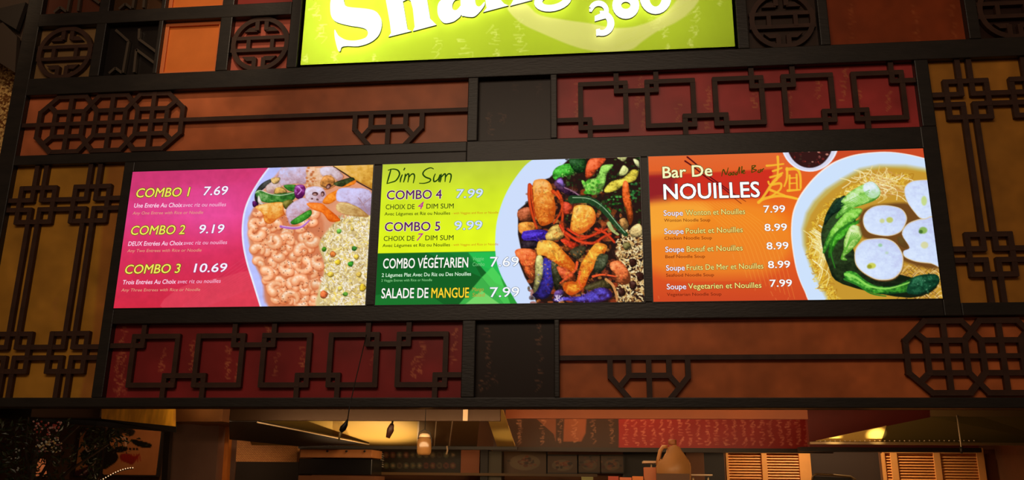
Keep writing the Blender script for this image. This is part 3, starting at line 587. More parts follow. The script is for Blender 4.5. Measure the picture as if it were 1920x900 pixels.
food([(1180, 140), (1260, 120), (1310, 130), (1240, 220), (1220, 330), (1160, 440), (1080, 460), (1020, 430), (970, 350), (1040, 290), (1110, 270), (1150, 220)], (150, 214, 90), 4, tex=10, tc=[(190, 240, 130), (90, 170, 50)])
for i in range(34): c.ell(970+r.random()*190, 290+r.random()*160, 20, 14, r.choice([(84, 180, 50), (150, 226, 90), (50, 130, 30)]), r.uniform(0, 90), al=.8)
food([(1350, 40), (1460, 35), (1420, 90)], (206, 206, 130), 2); food([(1420, 130), (1480, 180), (1440, 240), (1370, 240)], (210, 214, 130), 2); food([(1530, 60), (1590, 80), (1600, 160), (1560, 130)], (200, 200, 140), 2)
food([(1290, 310), (1420, 270), (1520, 180), (1590, 200), (1550, 300), (1440, 340), (1360, 400), (1240, 440), (1210, 400)], (228, 206, 70), 3)
food([(1420, 320), (1470, 320), (1500, 480), (1530, 700), (1490, 800), (1450, 640), (1410, 480)], (230, 96, 34), 4)
for i in range(40): c.ell(1200+r.random()*200, 480+r.random()*180, r.uniform(8, 20), r.uniform(6, 14), r.choice([(40, 130, 40), (24, 70, 24), (90, 180, 80), (20, 40, 18)]), al=.8)
for i in range(24): c.ell(1500+r.random()*110, 330+r.random()*180, 14, 12, r.choice([(30, 90, 40), (60, 130, 60), (20, 40, 20)]), al=.8)
c.line([(850, 510), (1050, 520), (1200, 620), (1330, 780), (1450, 900)], 15, (34, 66, 34), 8); c.line([(860, 490), (1050, 505), (1210, 610), (1360, 790), (1440, 880)], 1.6, (150, 180, 140))
food([(250, 640), (380, 600), (400, 740), (270, 750)], (176, 88, 50), 4)
food([(260, 780), (430, 770), (450, 880), (290, 900)], (232, 140, 50), 4, tex=10)
food([(420, 320), (480, 285), (560, 290), (620, 350), (650, 480), (670, 620), (640, 750), (560, 800), (490, 790), (440, 650), (420, 480)], (232, 140, 50), 6, (190, 80, 20), (250, 190, 110), tex=46)
for p, wd in (([(380, 350), (375, 480), (400, 640), (460, 830)], 7), ([(640, 420), (720, 500), (750, 620), (740, 780)], 7), ([(690, 420), (740, 520), (730, 640), (650, 780)], 5), ([(400, 360), (410, 520), (440, 700)], 4), ([(740, 780), (760, 880), (820, 960)], 6)): c.line(p, wd, (226, 80, 30), wd*.6, edge=(170, 46, 16))
food([(760, 540), (860, 580), (840, 660), (760, 680)], (190, 60, 34), 4)
food([(880, 590), (960, 570), (1060, 590), (1110, 660), (1110, 760), (1040, 840), (960, 890), (840, 880), (840, 760), (860, 660)], (240, 168, 60), 6, (214, 96, 30), (252, 214, 120), tex=46, tc=[(252, 214, 110), (226, 130, 40), (246, 190, 70), (234, 100, 50)])
food([(600, 840), (700, 790), (760, 900), (700, 960), (560, 960)], (226, 180, 90), 6, tex=10)
c.line([(1260, 780), (1300, 850), (1360, 900)], 8, (170, 180, 110), 4)
food([(300, 890), (350, 860), (540, 850), (600, 900), (560, 960), (340, 990)], (72, 44, 190), 5, (40, 20, 90), (120, 100, 236))
food([(1380, 740), (1440, 720), (1480, 800), (1440, 860), (1390, 800)], (210, 150, 80), 4); food([(1500, 840), (1600, 780), (1640, 900), (1520, 930)], (232, 200, 130), 3)
c.zoom(930, 420, 5.807)
food([(290, 110), (330, 90), (500, 80), (520, 120), (460, 160), (300, 170)], (76, 48, 196), 5, (40, 22, 100), (120, 100, 240))
food([(290, 190), (440, 190), (450, 260), (300, 260)], (50, 36, 44), 4); food([(540, 120), (620, 60), (700, 60), (740, 130), (660, 180), (560, 180)], (222, 172, 84), 5, tex=12)
food([(210, 310), (270, 270), (400, 280), (440, 320), (430, 440), (430, 560), (400, 620), (330, 550), (280, 440)], (230, 100, 46), 5, tex=28, tc=[(246, 150, 60), (206, 60, 30), (250, 190, 90)])
food([(450, 350), (500, 350), (530, 450), (500, 600), (440, 740), (410, 720), (430, 560), (430, 440)], (206, 196, 120), 4)
food([(520, 380), (600, 400), (660, 440), (650, 560), (620, 700), (560, 800), (470, 810), (400, 770), (450, 720), (510, 560)], (50, 38, 130), 6, (26, 20, 50), (74, 70, 200), tex=30, tc=[(84, 66, 214), (44, 34, 110), (110, 50, 60), (70, 60, 190)])
food([(600, 430), (680, 430), (720, 560), (690, 690), (640, 700)], (52, 52, 30), 5)
for p, wd in (([(700, 20), (760, 110), (900, 170), (1060, 120), (1200, 60)], 6), ([(760, 100), (900, 190), (1060, 210), (1150, 150), (1240, 110)], 6), ([(780, 60), (900, 130), (1040, 130), (1140, 60)], 5), ([(1080, 60), (1180, 100), (1280, 200)], 6)): c.line(p, wd, (232, 74, 34), wd*.7, edge=(170, 40, 20))
food([(700, 180), (760, 170), (890, 220), (870, 290), (780, 250)], (226, 60, 30), 3); food([(800, 300), (900, 240), (980, 260), (930, 360), (860, 380)], (70, 62, 40), 5)
food([(460, 200), (540, 180), (640, 200), (720, 280), (820, 390), (860, 450), (830, 540), (760, 500), (640, 420), (540, 350), (450, 330)], (236, 156, 50), 7, (200, 84, 20), (250, 206, 90), tex=40, tc=[(250, 206, 80), (224, 120, 30), (196, 180, 50), (240, 160, 50)])
food([(660, 470), (760, 480), (860, 560), (840, 620), (740, 620)], (200, 80, 40), 5, tex=12)
food([(1060, 230), (1130, 210), (1200, 240), (1180, 310), (1100, 420), (1010, 560), (960, 680), (880, 750), (800, 770), (740, 720), (730, 650), (820, 620), (870, 620), (900, 520), (930, 420)], (236, 150, 44), 8, (196, 76, 20), (250, 200, 80), tex=60, tc=[(250, 200, 70), (220, 116, 30), (196, 186, 60), (240, 150, 40), (206, 90, 20)])
for p, wd in (([(880, 420), (860, 500), (760, 590), (700, 640)], 5), ([(910, 520), (900, 620), (930, 680)], 4), ([(1050, 570), (1150, 550), (1300, 570)], 4.5)): c.line(p, wd, (236, 90, 44), wd*.5)
food([(1120, 330), (1210, 340), (1200, 440), (1140, 520), (1060, 520), (1070, 430)], (64, 70, 46), 5)
food([(1240, 420), (1330, 400), (1400, 460), (1450, 560), (1440, 640), (1360, 660), (1290, 620), (1310, 560), (1240, 490)], (228, 110, 56), 5, tex=30, tc=[(240, 140, 70), (196, 76, 40), (244, 170, 90)])
food([(960, 680), (1100, 620), (1200, 610), (1280, 700), (1200, 700), (1000, 720)], (70, 60, 30), 4)
c.line([(1190, 600), (1260, 660), (1300, 760), (1310, 830)], 5, (206, 140, 80), 4)
food([(1000, 740), (1080, 700), (1180, 690), (1250, 740), (1240, 800), (1100, 850), (940, 850), (780, 830), (640, 840), (640, 800), (800, 790), (920, 780)], (86, 70, 190), 5, (50, 24, 60), (140, 130, 250), tex=14, tc=[(120, 110, 240), (70, 40, 110)])
food([(640, 740), (700, 710), (740, 740), (700, 800), (640, 810)], (110, 76, 150), 4)
for i in range(14): c.line([(630+r.random()*120, 770+r.random()*60), (640+r.random()*130, 800+r.random()*50)], 1, (226, 206, 230))
for (x, y) in ((1360, 740), (1560, 570), (1480, 420), (1480, 660)): food([(x-40, y-30), (x+20, y-40), (x+40, y+20), (x-20, y+50)], (60, 30, 22), 3)
food([(1370, 220), (1430, 200), (1460, 250), (1400, 290)], (120, 110, 60), 4)
c.zoom(0, 0, 1)
for i in range(520):
    x, y = r.uniform(985, 1165), r.uniform(340, 568)
    if y < 300+(x-1060)*.9 or x < 1000+max(0, y-480)*.35: continue
    k = c.win(x-1, x+1, y-1, y+1)
    if k is None: continue
    b = c.img[k].mean((0, 1)); f = r.choice((.7, .82, 1.2, 1.35, 1.45)); a = r.uniform(0, 3.1); L = r.uniform(1, 4.5)
    c.line([(x-L*math.cos(a), y-L*math.sin(a)), (x+L*math.cos(a), y+L*math.sin(a))], r.uniform(1.2, 2.6), [min(255, v*255*f+6) for v in b], raw=True, al=.6, aa=1.6)
c.zoom(0, 0, 1); c.build('display', print_mat('screen_print'), S2['t'], SCRY)
# hand-written title as one flat drawing on the screen
def script_lines(scr, strokes, zoom, col, wd, layer=.0012, label=None):
    bm = bm_new(); (o, k) = zoom
    for st in strokes:
        P = spline(st, 5, False) if len(st) > 2 else [np.array(p, float) for p in st]
        W_ = [np.array(happly(scr['p2w'], o[0]+p[0]/k, o[1]+p[1]/k)) for p in P]; n = len(W_); pr = None
        for i, p in enumerate(W_):
            d = W_[min(i+1, n-1)]-W_[max(i-1, 0)]; d = d/(np.linalg.norm(d)+1e-9); h = wd*(.55+.45*math.sin(math.pi*min(1, (i+.6)/n)))/2; q = (p[0]-d[1]*h, p[1]+d[0]*h, p[0]+d[1]*h, p[1]-d[0]*h)
            a = bm.verts.new((q[0], scr['y']-layer, q[1])); b = bm.verts.new((q[2], scr['y']-layer, q[3]))
            if pr: bm.faces.new((pr[0], pr[1], b, a))
            pr = (a, b)
    me = bpy.data.meshes.new('s'); bm.to_mesh(me); bm.free(); return put('lettering', me, em(col), scr['t'], label)
ZT = ((700, 290), 6.427)
script_lines(S2, [[(230, 180), (205, 270), (180, 360)], [(190, 200), (250, 185), (310, 200), (330, 250), (290, 320), (230, 345), (175, 360)], [(365, 250), (345, 300), (340, 345)], [(395, 170), (380, 200)], [(400, 240), (395, 290), (378, 345)], [(392, 290), (420, 250), (440, 245), (440, 290), (430, 345)], [(440, 290), (470, 250), (500, 245), (510, 280), (495, 355)],
              [(740, 185), (700, 170), (640, 195), (610, 240), (640, 280), (700, 305), (690, 335), (630, 355), (565, 355)], [(760, 240), (740, 290), (745, 335), (790, 310), (815, 250)], [(815, 250), (800, 340)], [(830, 240), (825, 300), (815, 345)], [(825, 290), (860, 250), (880, 250), (875, 340)], [(878, 290), (910, 245), (945, 250), (945, 300), (930, 350)]], ZT, (34, 66, 16), .0075, label='hand-written dark green title')
Z = ((700, 280), 2.904); PU, DG = (92, 34, 96), (56, 70, 24)
scr_text(S2, 'COMBO 4', 80, 277, 378, 272, 47, PU, (244, 236, 214), .016, .03, 0, Z); scr_text(S2, '7.99', 453, 269, 597, 266, 46, (216, 232, 250), (70, 110, 150), .012, .03, .1, Z)
scr_text(S2, 'COMBO 5', 70, 449, 370, 445, 47, PU, (244, 236, 214), .016, .03, 0, Z); scr_text(S2, '9.99', 447, 441, 597, 438, 46, (216, 232, 250), (70, 110, 150), .012, .03, 0, Z)
for (a, b, n_, c2, x2) in ((75, 331, '4', 328, 245), (65, 502, '7', 499, 240)):
    scr_text(S2, 'CHOIX DE', a, b, 232, b-2, 26, DG, None, .01, .03, 0, Z); scr_text(S2, n_, x2, b-2, x2+28, b-3, 38, (190, 50, 150), None, .02, .03, .3, Z); scr_text(S2, 'DIM SUM', x2+50, b-4, 443, b-6, 26, DG, None, .01, .03, 0, Z)
    scr_text(S2, 'Avec Légumes et Riz ou Nouilles', a-6, b+33, 424, b+28, 17, (44, 60, 14), None, .012, .03, 0, Z); scr_text(S2, '- with Veggies and Rice or Noodle', 432, b+26, 684, b+22, 12, (208, 120, 30), None, .0, .03, 0, Z)
scr_text(S2, 'COMBO VÉGÉTARIEN', 62, 650, 522, 643, 52, (250, 250, 240), (14, 40, 20), .016, .03, 0, Z); scr_text(S2, '7.69', 640, 640, 795, 637, 52, (250, 252, 255), (50, 80, 110), .006, .025, 0, Z)
for (a, b, y) in (('Veggie', 'Combo', 0), ('Mango', 'Salad', 165)):
    cc = (120, 206, 130) if y == 0 else (190, 150, 50)
    scr_text(S2, a, 545, 607+y, 606, 606+y, 20, cc, None, .0, .03, .1, Z); scr_text(S2, b, 545, 637+y, 610, 636+y, 20, cc, None, .0, .03, .1, Z)
scr_text(S2, '2 Légumes Plat Avec Du Riz ou Des Nouilles', 56, 696, 538, 688, 19, (214, 246, 214), None, .01, .03, 0, Z); scr_text(S2, '2 Veggie Entree with Rice or Noodle', 54, 722, 328, 718, 13, (140, 210, 140), None, .0, .03, 0, Z)
scr_text(S2, 'SALADE DE', 54, 811, 308, 808, 52, (250, 250, 240), (14, 40, 20), .016, .03, 0, Z); scr_text(S2, 'MANGUE', 324, 808, 527, 806, 52, (250, 214, 50), (60, 40, 10), .016, .03, 0, Z); scr_text(S2, '7.99', 640, 804, 798, 801, 52, (250, 252, 255), (50, 80, 110), .006, .025, 0, Z)

# ======== screen three: orange, noodle soup
S3 = screen('right menu screen, orange with noodle soup prices and a bowl of noodles', 0.214, [(1213, 294), (1732, 280), (1769, 560), (1224, 565)])
c = S3['c']; grad(c, [(0, (226, 104, 50)), (.2, (226, 92, 36)), (.45, (238, 112, 26)), (.75, (226, 90, 34)), (1, (206, 72, 36))])
c.poly([(1205, 330), (1450, 318), (1440, 372), (1205, 380)], (206, 48, 32), sm=False, raw=True, aa=4); c.poly([(1205, 328), (1270, 325), (1250, 380), (1205, 382)], (120, 28, 40), sm=False, raw=True, al=.7, aa=16)
c.poly([(1205, 384), (1400, 376), (1480, 420), (1480, 480), (1400, 520), (1205, 500)], (246, 160, 44), raw=True, al=.55, aa=26); c.poly([(1205, 384), (1300, 380), (1330, 400), (1250, 440), (1205, 440)], (252, 190, 70), raw=True, al=.5, aa=16)
for i in range(11): c.line([(1300+i*7, 380), (1370+i*8, 440), (1400+i*9, 520+i*4)], 1.1, (250, 176, 70), raw=True, al=.35)
for i in range(16): x, y = r.uniform(1230, 1480), r.uniform(455, 560); c.line([(x, y), (x+r.uniform(-8, 8), y+r.uniform(4, 14))], 1.2, (244, 160, 80), raw=True, al=.4)
c.poly([(1460, 280), (1740, 270), (1740, 310), (1560, 305)], (196, 66, 34), raw=True, aa=8, al=.8)
# brush-drawn character
c.zoom(1210, 280, 6.0); YB = (246, 190, 50)
for p, a, b in (([(1485, 90), (1490, 200), (1480, 330)], 5, 3), ([(1360, 190), (1430, 185), (1550, 170)], 4, 3), ([(1430, 250), (1480, 235), (1530, 215)], 4, 3), ([(1400, 320), (1470, 300), (1540, 270)], 4, 3), ([(1520, 290), (1430, 380), (1350, 500), (1290, 580)], 6, 4), ([(1430, 400), (1520, 390), (1510, 460), (1400, 540)], 5, 3), ([(1400, 460), (1500, 500), (1560, 520)], 5, 3), ([(1380, 370), (1400, 400), (1480, 350)], 4, 2),
                ([(1590, 220), (1590, 330), (1560, 420)], 5, 3), ([(1590, 230), (1700, 230), (1740, 300), (1745, 440)], 6, 4), ([(1620, 300), (1620, 470)], 4, 3), ([(1700, 290), (1705, 460)], 4, 3), ([(1620, 330), (1700, 325)], 3, 2), ([(1620, 390), (1700, 385)], 3, 2), ([(1600, 470), (1740, 460)], 5, 3), ([(1270, 600), (1330, 560), (1480, 530), (1620, 540), (1760, 580)], 6, 4), ([(1560, 530), (1700, 560), (1790, 570)], 5, 2)): c.line(p, a, YB, b, al=.9)
for p in ([(460, 90), (560, 170), (700, 300), (900, 440), (1000, 510), (1125, 590)], [(435, 135), (530, 200), (680, 320), (880, 450), (980, 540), (1075, 615)]): c.line(p, 3.0, (84, 14, 22), .8)
c.zoom(0, 0, 1)
# sauce bowl
c.ell(1518, 266, 55, 57, (236, 240, 252), raw=True, aa=1.2); c.ell(1518, 268, 51, 53, (214, 214, 236), raw=True, aa=2); c.ell(1518, 266, 44, 50, (52, 24, 22), raw=True, aa=1.5)
for i in range(60):
    a, q = r.uniform(0, 3.14), r.random(); c.ell(1518+40*q*math.cos(a), 268+46*q*math.sin(a), r.uniform(1, 3), r.uniform(1, 2.4), r.choice([(120, 34, 30), (180, 60, 44), (84, 30, 28), (220, 150, 130), (60, 40, 30)]), raw=True, al=.8)
# big bowl
B0 = [(1585, 570), (1525, 570), (1508, 545), (1494, 510), (1486, 470), (1483, 435), (1486, 400), (1497, 372), (1512, 350), (1530, 330), (1552, 312), (1575, 300), (1610, 290), (1660, 286), (1700, 290), (1735, 298), (1790, 310), (1790, 580)]; B0 = arc(B0)
c.poly(B0, (252, 240, 228), sm=False, raw=True, aa=1.2); c.poly([(x+2 if x < 1700 else x, y+1.5) for x, y in B0], (206, 226, 252), sm=False, raw=True, aa=2)
c.poly([(1556, 570), (1540, 540), (1520, 500), (1506, 460), (1504, 430), (1512, 400), (1526, 378), (1548, 356), (1580, 336), (1612, 318), (1650, 311), (1700, 312), (1735, 318), (1790, 330), (1790, 580)], (196, 176, 90), raw=True, sm=False, aa=8)
c.poly([(1562, 570), (1546, 540), (1526, 500), (1512, 460), (1510, 430), (1520, 404), (1536, 380), (1560, 358), (1590, 338), (1620, 322), (1660, 316), (1700, 318), (1735, 324), (1790, 336), (1790, 580)], (198, 150, 48), raw=True, sm=False, aa=4)
ring = [(1560, 560), (1535, 520), (1520, 475), (1516, 440), (1530, 405), (1550, 382), (1580, 356), (1615, 338), (1650, 330), (1690, 330)]
RS = spline(ring, 12, False)
for i in range(620):
    p = RS[r.randrange(len(RS))]; x, y = p[0]+r.uniform(2, 16), p[1]+r.uniform(2, 16); a = r.uniform(0, 6.28); L = r.uniform(5, 11); b = r.uniform(-1.3, 1.3)
    c.line([(x-L*math.cos(a), y-L*math.sin(a)*.8), (x-L*.4*math.cos(a)+b*4, y-L*.4*math.sin(a)-b*3), (x+L*.4*math.cos(a)+b*5, y+L*.4*math.sin(a)-b*5), (x+L*math.cos(a+b*.7), y+L*math.sin(a+b*.7)*.8)], r.uniform(1, 1.7), r.choice([(230, 190, 50), (240, 210, 84), (206, 150, 36), (248, 226, 120), (176, 120, 26), (222, 182, 50)]), raw=True, al=.8)
for i in range(120):
    a = r.uniform(0, 6.28); x, y = 1655+r.gauss(0, 22), 352+r.gauss(0, 12); L = r.uniform(8, 22); c.line([(x-L, y-L*.3), (x, y+r.uniform(-4, 4)), (x+L*math.cos(a), y+L*math.sin(a))], 1.5, r.choice([(240, 220, 150), (232, 200, 120), (206, 150, 80), (250, 240, 190)]), raw=True, al=.85)
for i in range(50):
    x, y = 1535+r.gauss(0, 7), 470+r.gauss(0, 20); c.line([(x-7, y-18), (x+9, y-4), (x+4, y+18)], 1.5, r.choice([(250, 244, 200), (240, 226, 150), (226, 190, 90)]), raw=True, al=.9)
for i in range(90):
    x, y = r.uniform(1690, 1768), r.uniform(498, 560); c.line([(x-12, y+6), (x, y-5), (x+12, y+4)], 1.4, r.choice([(214, 170, 100), (240, 210, 140), (150, 100, 50), (120, 80, 40)]), raw=True, al=.85)
c.zoom(1450, 275, 5.807)
food([(720, 560), (600, 690), (560, 800), (520, 1000), (600, 1300), (760, 1500), (1500, 1650), (1800, 1500), (1400, 1400), (900, 1200), (900, 760)], (38, 52, 26), 8, (20, 30, 16), (50, 80, 40))
food([(700, 590), (760, 540), (800, 560), (780, 660), (640, 760), (560, 860), (560, 780), (620, 680)], (28, 58, 40), 4)
food([(1000, 410), (1080, 390), (1150, 450), (1170, 520), (1110, 590), (980, 640), (860, 680), (760, 740), (700, 790), (680, 760), (770, 640), (740, 600), (850, 490)], (176, 226, 120), 5, (70, 140, 40), (226, 240, 226))
food([(1000, 410), (1080, 390), (1150, 450), (1165, 520), (1100, 570), (1020, 540), (980, 470)], (214, 232, 236), 5, (180, 220, 170), (236, 244, 252))
for k in range(6): c.line([(1050-k*8, 480+k*22), (900-k*12, 560+k*26), (740, 640+k*28)], 1.6, (110, 190, 60), 1, al=.8)
food([(830, 690), (960, 680), (960, 740), (860, 830), (760, 900), (640, 1020), (560, 1160), (540, 1130), (600, 960), (700, 820)], (130, 206, 70), 5, (40, 110, 30), (190, 240, 130))
c.zoom(1470, 410, 5.626)
food([(830, 0), (700, 60), (640, 110), (560, 150), (500, 230), (470, 330), (480, 420), (560, 260), (640, 190), (720, 90), (800, 50)], (76, 176, 40), 5, (30, 90, 20), (140, 224, 90))
c.line([(690, 60), (560, 150), (510, 250), (500, 380), (540, 520)], 4, (44, 120, 30), 2)
food([(710, 80), (800, 90), (835, 150), (800, 240), (700, 350), (640, 400), (670, 440), (600, 430), (630, 330), (640, 220)], (184, 222, 120), 4, (80, 150, 40), (232, 242, 200))
for k in range(5): c.line([(720+k*18, 150+k*8), (680+k*6, 250), (640, 370)], 1.3, (96, 176, 50), 1)
food([(630, 590), (680, 555), (760, 570), (860, 650), (980, 710), (1120, 715), (1260, 680), (1400, 610), (1600, 590), (1640, 660), (1560, 740), (1300, 780), (1100, 800), (950, 790), (800, 720), (680, 660)], (60, 150, 40), 6, (18, 60, 24), (150, 226, 100))
c.line([(650, 590), (760, 620), (900, 710), (1080, 740), (1260, 700), (1420, 640)], 5, (146, 220, 90), 2, al=.9); c.line([(640, 640), (780, 700), (920, 790), (1080, 820)], 4, (44, 120, 36), 2)
food([(1380, 620), (1600, 590), (1650, 660), (1600, 730), (1450, 800), (1300, 780)], (20, 70, 44), 5, (10, 36, 24), (60, 130, 90), tex=18, tc=[(60, 130, 90), (14, 50, 30), (110, 170, 130)])
food([(1200, 200), (1260, 210), (1310, 290), (1290, 320), (1220, 280)], (60, 150, 60), 4)
def slicew(pts):
    c.poly([(x+4, y+10) for x, y in pts], (120, 76, 34), aa=3); c.poly(pts, (226, 206, 160)); m_ = (sum(p[0] for p in pts)/len(pts), sum(p[1] for p in pts)/len(pts))
    c.poly([(m_[0]+(x-m_[0])*.965, m_[1]+(y-m_[1])*.96) for x, y in pts], (208, 222, 250), shade=((196, 204, 240), (220, 234, 255), -.4, .5, 2))
c.poly([(840, -90), (1280, -160), (1420, -60), (1700, 0), (1700, 500), (1300, 470), (1000, 260), (820, 180)], (104, 64, 28), aa=6, al=.9)
slicew([(1275, -310), (1340, -380), (1440, -400), (1600, -400), (1680, -380), (1600, 20), (1460, 10), (1390, -50), (1300, -180)])
slicew([(850, -40), (900, -95), (980, -130), (1100, -135), (1240, -100), (1300, -20), (1290, 60), (1230, 150), (1100, 190), (930, 165), (860, 110), (835, 30)])
slicew([(1300, 70), (1400, 20), (1500, 5), (1600, 20), (1700, 500), (1560, 480), (1400, 460), (1280, 410), (1265, 350), (1330, 310), (1250, 170)])
slicew([(830, 240), (930, 215), (1080, 215), (1180, 260), (1250, 360), (1265, 450), (1240, 560), (1150, 640), (1000, 650), (880, 600), (790, 530), (750, 450), (755, 330)])
for (x, y, a, b, col) in ((930, 500, 44, 30, (206, 206, 60)), (905, 510, 26, 22, (150, 150, 30)), (1020, 285, 22, 18, (150, 200, 150)), (1090, 365, 18, 14, (186, 214, 190)), (1120, 20, 36, 30, (190, 196, 80)), (1040, 30, 26, 22, (206, 212, 130)), (1475, 130, 44, 36, (130, 176, 60)), (1450, 145, 22, 20, (60, 100, 40)), (1490, 285, 40, 36, (216, 214, 150)), (1485, -180, 30, 50, (196, 216, 120))): c.ell(x, y, a, b, col, aa=2.5, al=.85)
c.zoom(0, 0, 1); c.build('display', print_mat('screen_print'), S3['t'], SCRY)
Z = ((1200, 270), 2.813)
scr_text(S3, 'Bar De', 114, 181, 378, 169, 58, (250, 246, 190), (70, 70, 20), .018, .035, 0, Z); scr_text(S3, 'NOUILLES', 120, 293, 632, 281, 78, (255, 255, 252), (60, 20, 20), .02, .03, 0, Z)
script_lines(S3, [[(850, 310), (870, 230), (900, 290), (925, 210)], [(940, 270), (925, 290), (950, 295), (955, 268), (940, 270)], [(975, 265), (965, 288), (985, 290), (990, 262), (975, 265)], [(1020, 262), (1005, 285), (1025, 285), (1050, 200)], [(1055, 205), (1050, 280)], [(1080, 195), (1075, 278)], [(1090, 265), (1110, 250), (1100, 240), (1085, 262), (1100, 278), (1120, 268)], [(1195, 190), (1190, 270)], [(1190, 190), (1235, 190), (1200, 225), (1245, 240), (1190, 268)], [(1275, 235), (1260, 262), (1285, 262), (1290, 230), (1292, 262)], [(1305, 228), (1308, 260)], [(1305, 240), (1330, 220)]], ((1210, 280), 6.0), (74, 66, 12), .0055, label='small olive brush-script title')
rows = (('Wonton et Nouilles', 'Wonton Noodle Soup', '7.99', 120, 379, 222, 237, 552, 371, 122, 411, 367, 651, 364, 766), ('Poulet et Nouilles', 'Chicken Noodle Soup', '8.99', 124, 475, 226, 238, 540, 466, 125, 505, 376, 656, 460, 776), ('Boeuf et Nouilles', 'Beef Noodle Soup', '8.99', 130, 570, 229, 243, 540, 562, 130, 602, 340, 667, 557, 784), ('Fruits De Mer et Nouilles', 'Seafood Noodle Soup', '8.99', 134, 667, 233, 243, 650, 657, 134, 699, 388, 675, 655, 793), ('Vegetarien et Nouilles', 'Vegetarian Noodle Soup', '7.99', 138, 765, 241, 252, 640, 758, 139, 800, 428, 685, 753, 803))
for (f, g, pr, a, b, c1, c2, c3, d, e, h, k, l, m_, n_) in rows:
    scr_text(S3, 'Soupe', a, b, c1, b-1, 28, (252, 242, 255), (96, 44, 60), .010, .045, 0, Z); scr_text(S3, f, c2, b-2, c3, d, 28, (252, 232, 130), (84, 54, 0), .008, .05, 0, Z)
    scr_text(S3, g, e, h, k, h-2, 16, (110, 34, 14), None, .004, .03, 0, Z); scr_text(S3, pr, l, m_, n_, m_-2, 36, (255, 252, 250), (120, 40, 40), .016, .025, 0, Z)
# ------------------------------------------------------------------ green lightbox sign
SX0, SX1, SZ0, SZ1 = -1.500, 0.650, 3.600, 4.425
t = thing('lightbox_sign', 'green backlit shop sign with white serif letters, cut off by the top edge', 'sign', ((SX0+SX1)/2, 0.3, SZ0))
WHI = mat('white_sign_interior', (235, 235, 230), .7)
bm = bm_new()
for b in ((SX0, SX1, .30, .32, SZ0, SZ1), (SX0, SX0+.01, .012, .30, SZ0, SZ1), (SX1-.01, SX1, .012, .30, SZ0, SZ1), (SX0, SX1, .012, .30, SZ0, SZ0+.01), (SX0, SX1, .012, .30, SZ1-.01, SZ1)): add_box(bm, *b)
put('housing', fin(bm), WHI, t)
c = Canvas(SX0, SX1, SZ0, SZ1, 430, 165); c.img[:] = np.array((176, 194, 52))/255.0
r = random.Random(5); SW = (216, 210, 140)
c.poly([(950, 10), (985, 5), (1010, 25), (1060, 35), (1110, 42), (1150, 50), (1200, 45), (1250, 20), (1290, -30), (1330, -60), (1310, 0), (1275, 35), (1235, 55), (1205, 75), (1180, 92), (1130, 95), (1080, 86), (1020, 62), (975, 40)], SW, raw=True, aa=3, al=.8)
for i in range(40):
    a = r.uniform(0, 1); x, y = 1170+a*130, 70-a*60+r.uniform(-12, 14); c.line([(x-18, y+8), (x+14, y-8)], 1.2, (206, 206, 110), raw=True, al=.5)
for (X, Y, h) in ((820, 90, 36), (870, 92, 40), (925, 68, 34), (930, 100, 16), (975, 82, 38), (972, 45, 22), (1245, 60, 20), (1305, 28, 30), (1300, 58, 22), (1293, 78, 10), (1250, 88, 12), (1350, 3, 10), (570, 108, 12), (625, 105, 16), (700, 108, 14), (1225, 40, 30), (600, 60, 30), (588, 20, 26)): c.glyph(X, Y, h, (222, 226, 140), .6, 2.6); c.glyph(X+3, Y+3, h, (222, 226, 140), .6, 2.2)
c.build('sign_face', print_mat('sign_translucent', 'lightbox'), t, 0.012)
SGF = em((255, 255, 250), 1.25, 'sign_letter_face'); SGB = em((255, 252, 225), 3.0, 'sign_letter_halo'); SGS = mat('letter_return', (52, 52, 44), .5)
def letter(polys, o, k, label=None, sm=False):
    if sm: polys = [[tuple(q) for q in spline(P, 3)] for P in polys]
    bm = bm_new(); yf, yb = -0.030, -0.018
    for P in polys:
        w_ = [at(o[0]+p[0]/k, o[1]+p[1]/k, -0.03) for p in P]; f1, f2 = add_prism(bm, [(q.x, q.z) for q in w_], yf, yb)
    bm.normal_update(); bmesh.ops.triangulate(bm, faces=[f for f in bm.faces if len(f.verts) > 4])
    me = bpy.data.meshes.new('letter'); bmesh.ops.recalc_face_normals(bm, faces=bm.faces); bm.to_mesh(me); bm.free()
    o_ = put('letter', me, SGF, t, label); me.materials.append(SGB); me.materials.append(SGS)
    for f in me.polygons: f.material_index = 0 if f.normal.y < -.9 else (1 if f.normal.y > .9 else 2)
    return o_
sp = lambda P, n=4: [tuple(p) for p in spline(P, n)]
def ring_parts(cx, cy, rx, ry, tx, ty, ang=0, a0=0, a1=360, n=24):
    """thick-and-thin bowl of a serif letter as a fan of quads"""
    out = []; C_, S_ = math.cos(math.radians(ang)), math.sin(math.radians(ang)); L = []
    for i in range(n+1):
        a = math.radians(a0+(a1-a0)*i/n); v = [(rx*math.cos(a), ry*math.sin(a)), ((rx-tx)*math.cos(a), (ry-ty)*math.sin(a))]
        L.append([(cx+p[0]*C_-p[1]*S_, cy+p[0]*S_+p[1]*C_) for p in v])
    return [[L[i][0], L[i+1][0], L[i+1][1], L[i][1]] for i in range(n)]
K = 6.0; O1, O2, O3 = (600, 0), (900, 0), (1080, 0)
letter([[(165, 330), (200, 390), (235, 420), (300, 450), (400, 455), (510, 425), (540, 370), (510, 325), (430, 303), (340, 290), (190, 250), (130, 190), (115, 100), (120, 0), (150, -100), (230, -190), (340, -230), (470, -240), (540, -215), (560, -250), (600, -250), (610, -60), (570, -60), (540, -130), (470, -170), (380, -165), (300, -110), (268, -30), (275, 32), (310, 76), (500, 95), (600, 115), (655, 155), (692, 230), (690, 320), (650, 410), (560, 480), (430, 520), (310, 518), (245, 530), (228, 575), (205, 570), (180, 490), (163, 400)]], O1, K, None, True)
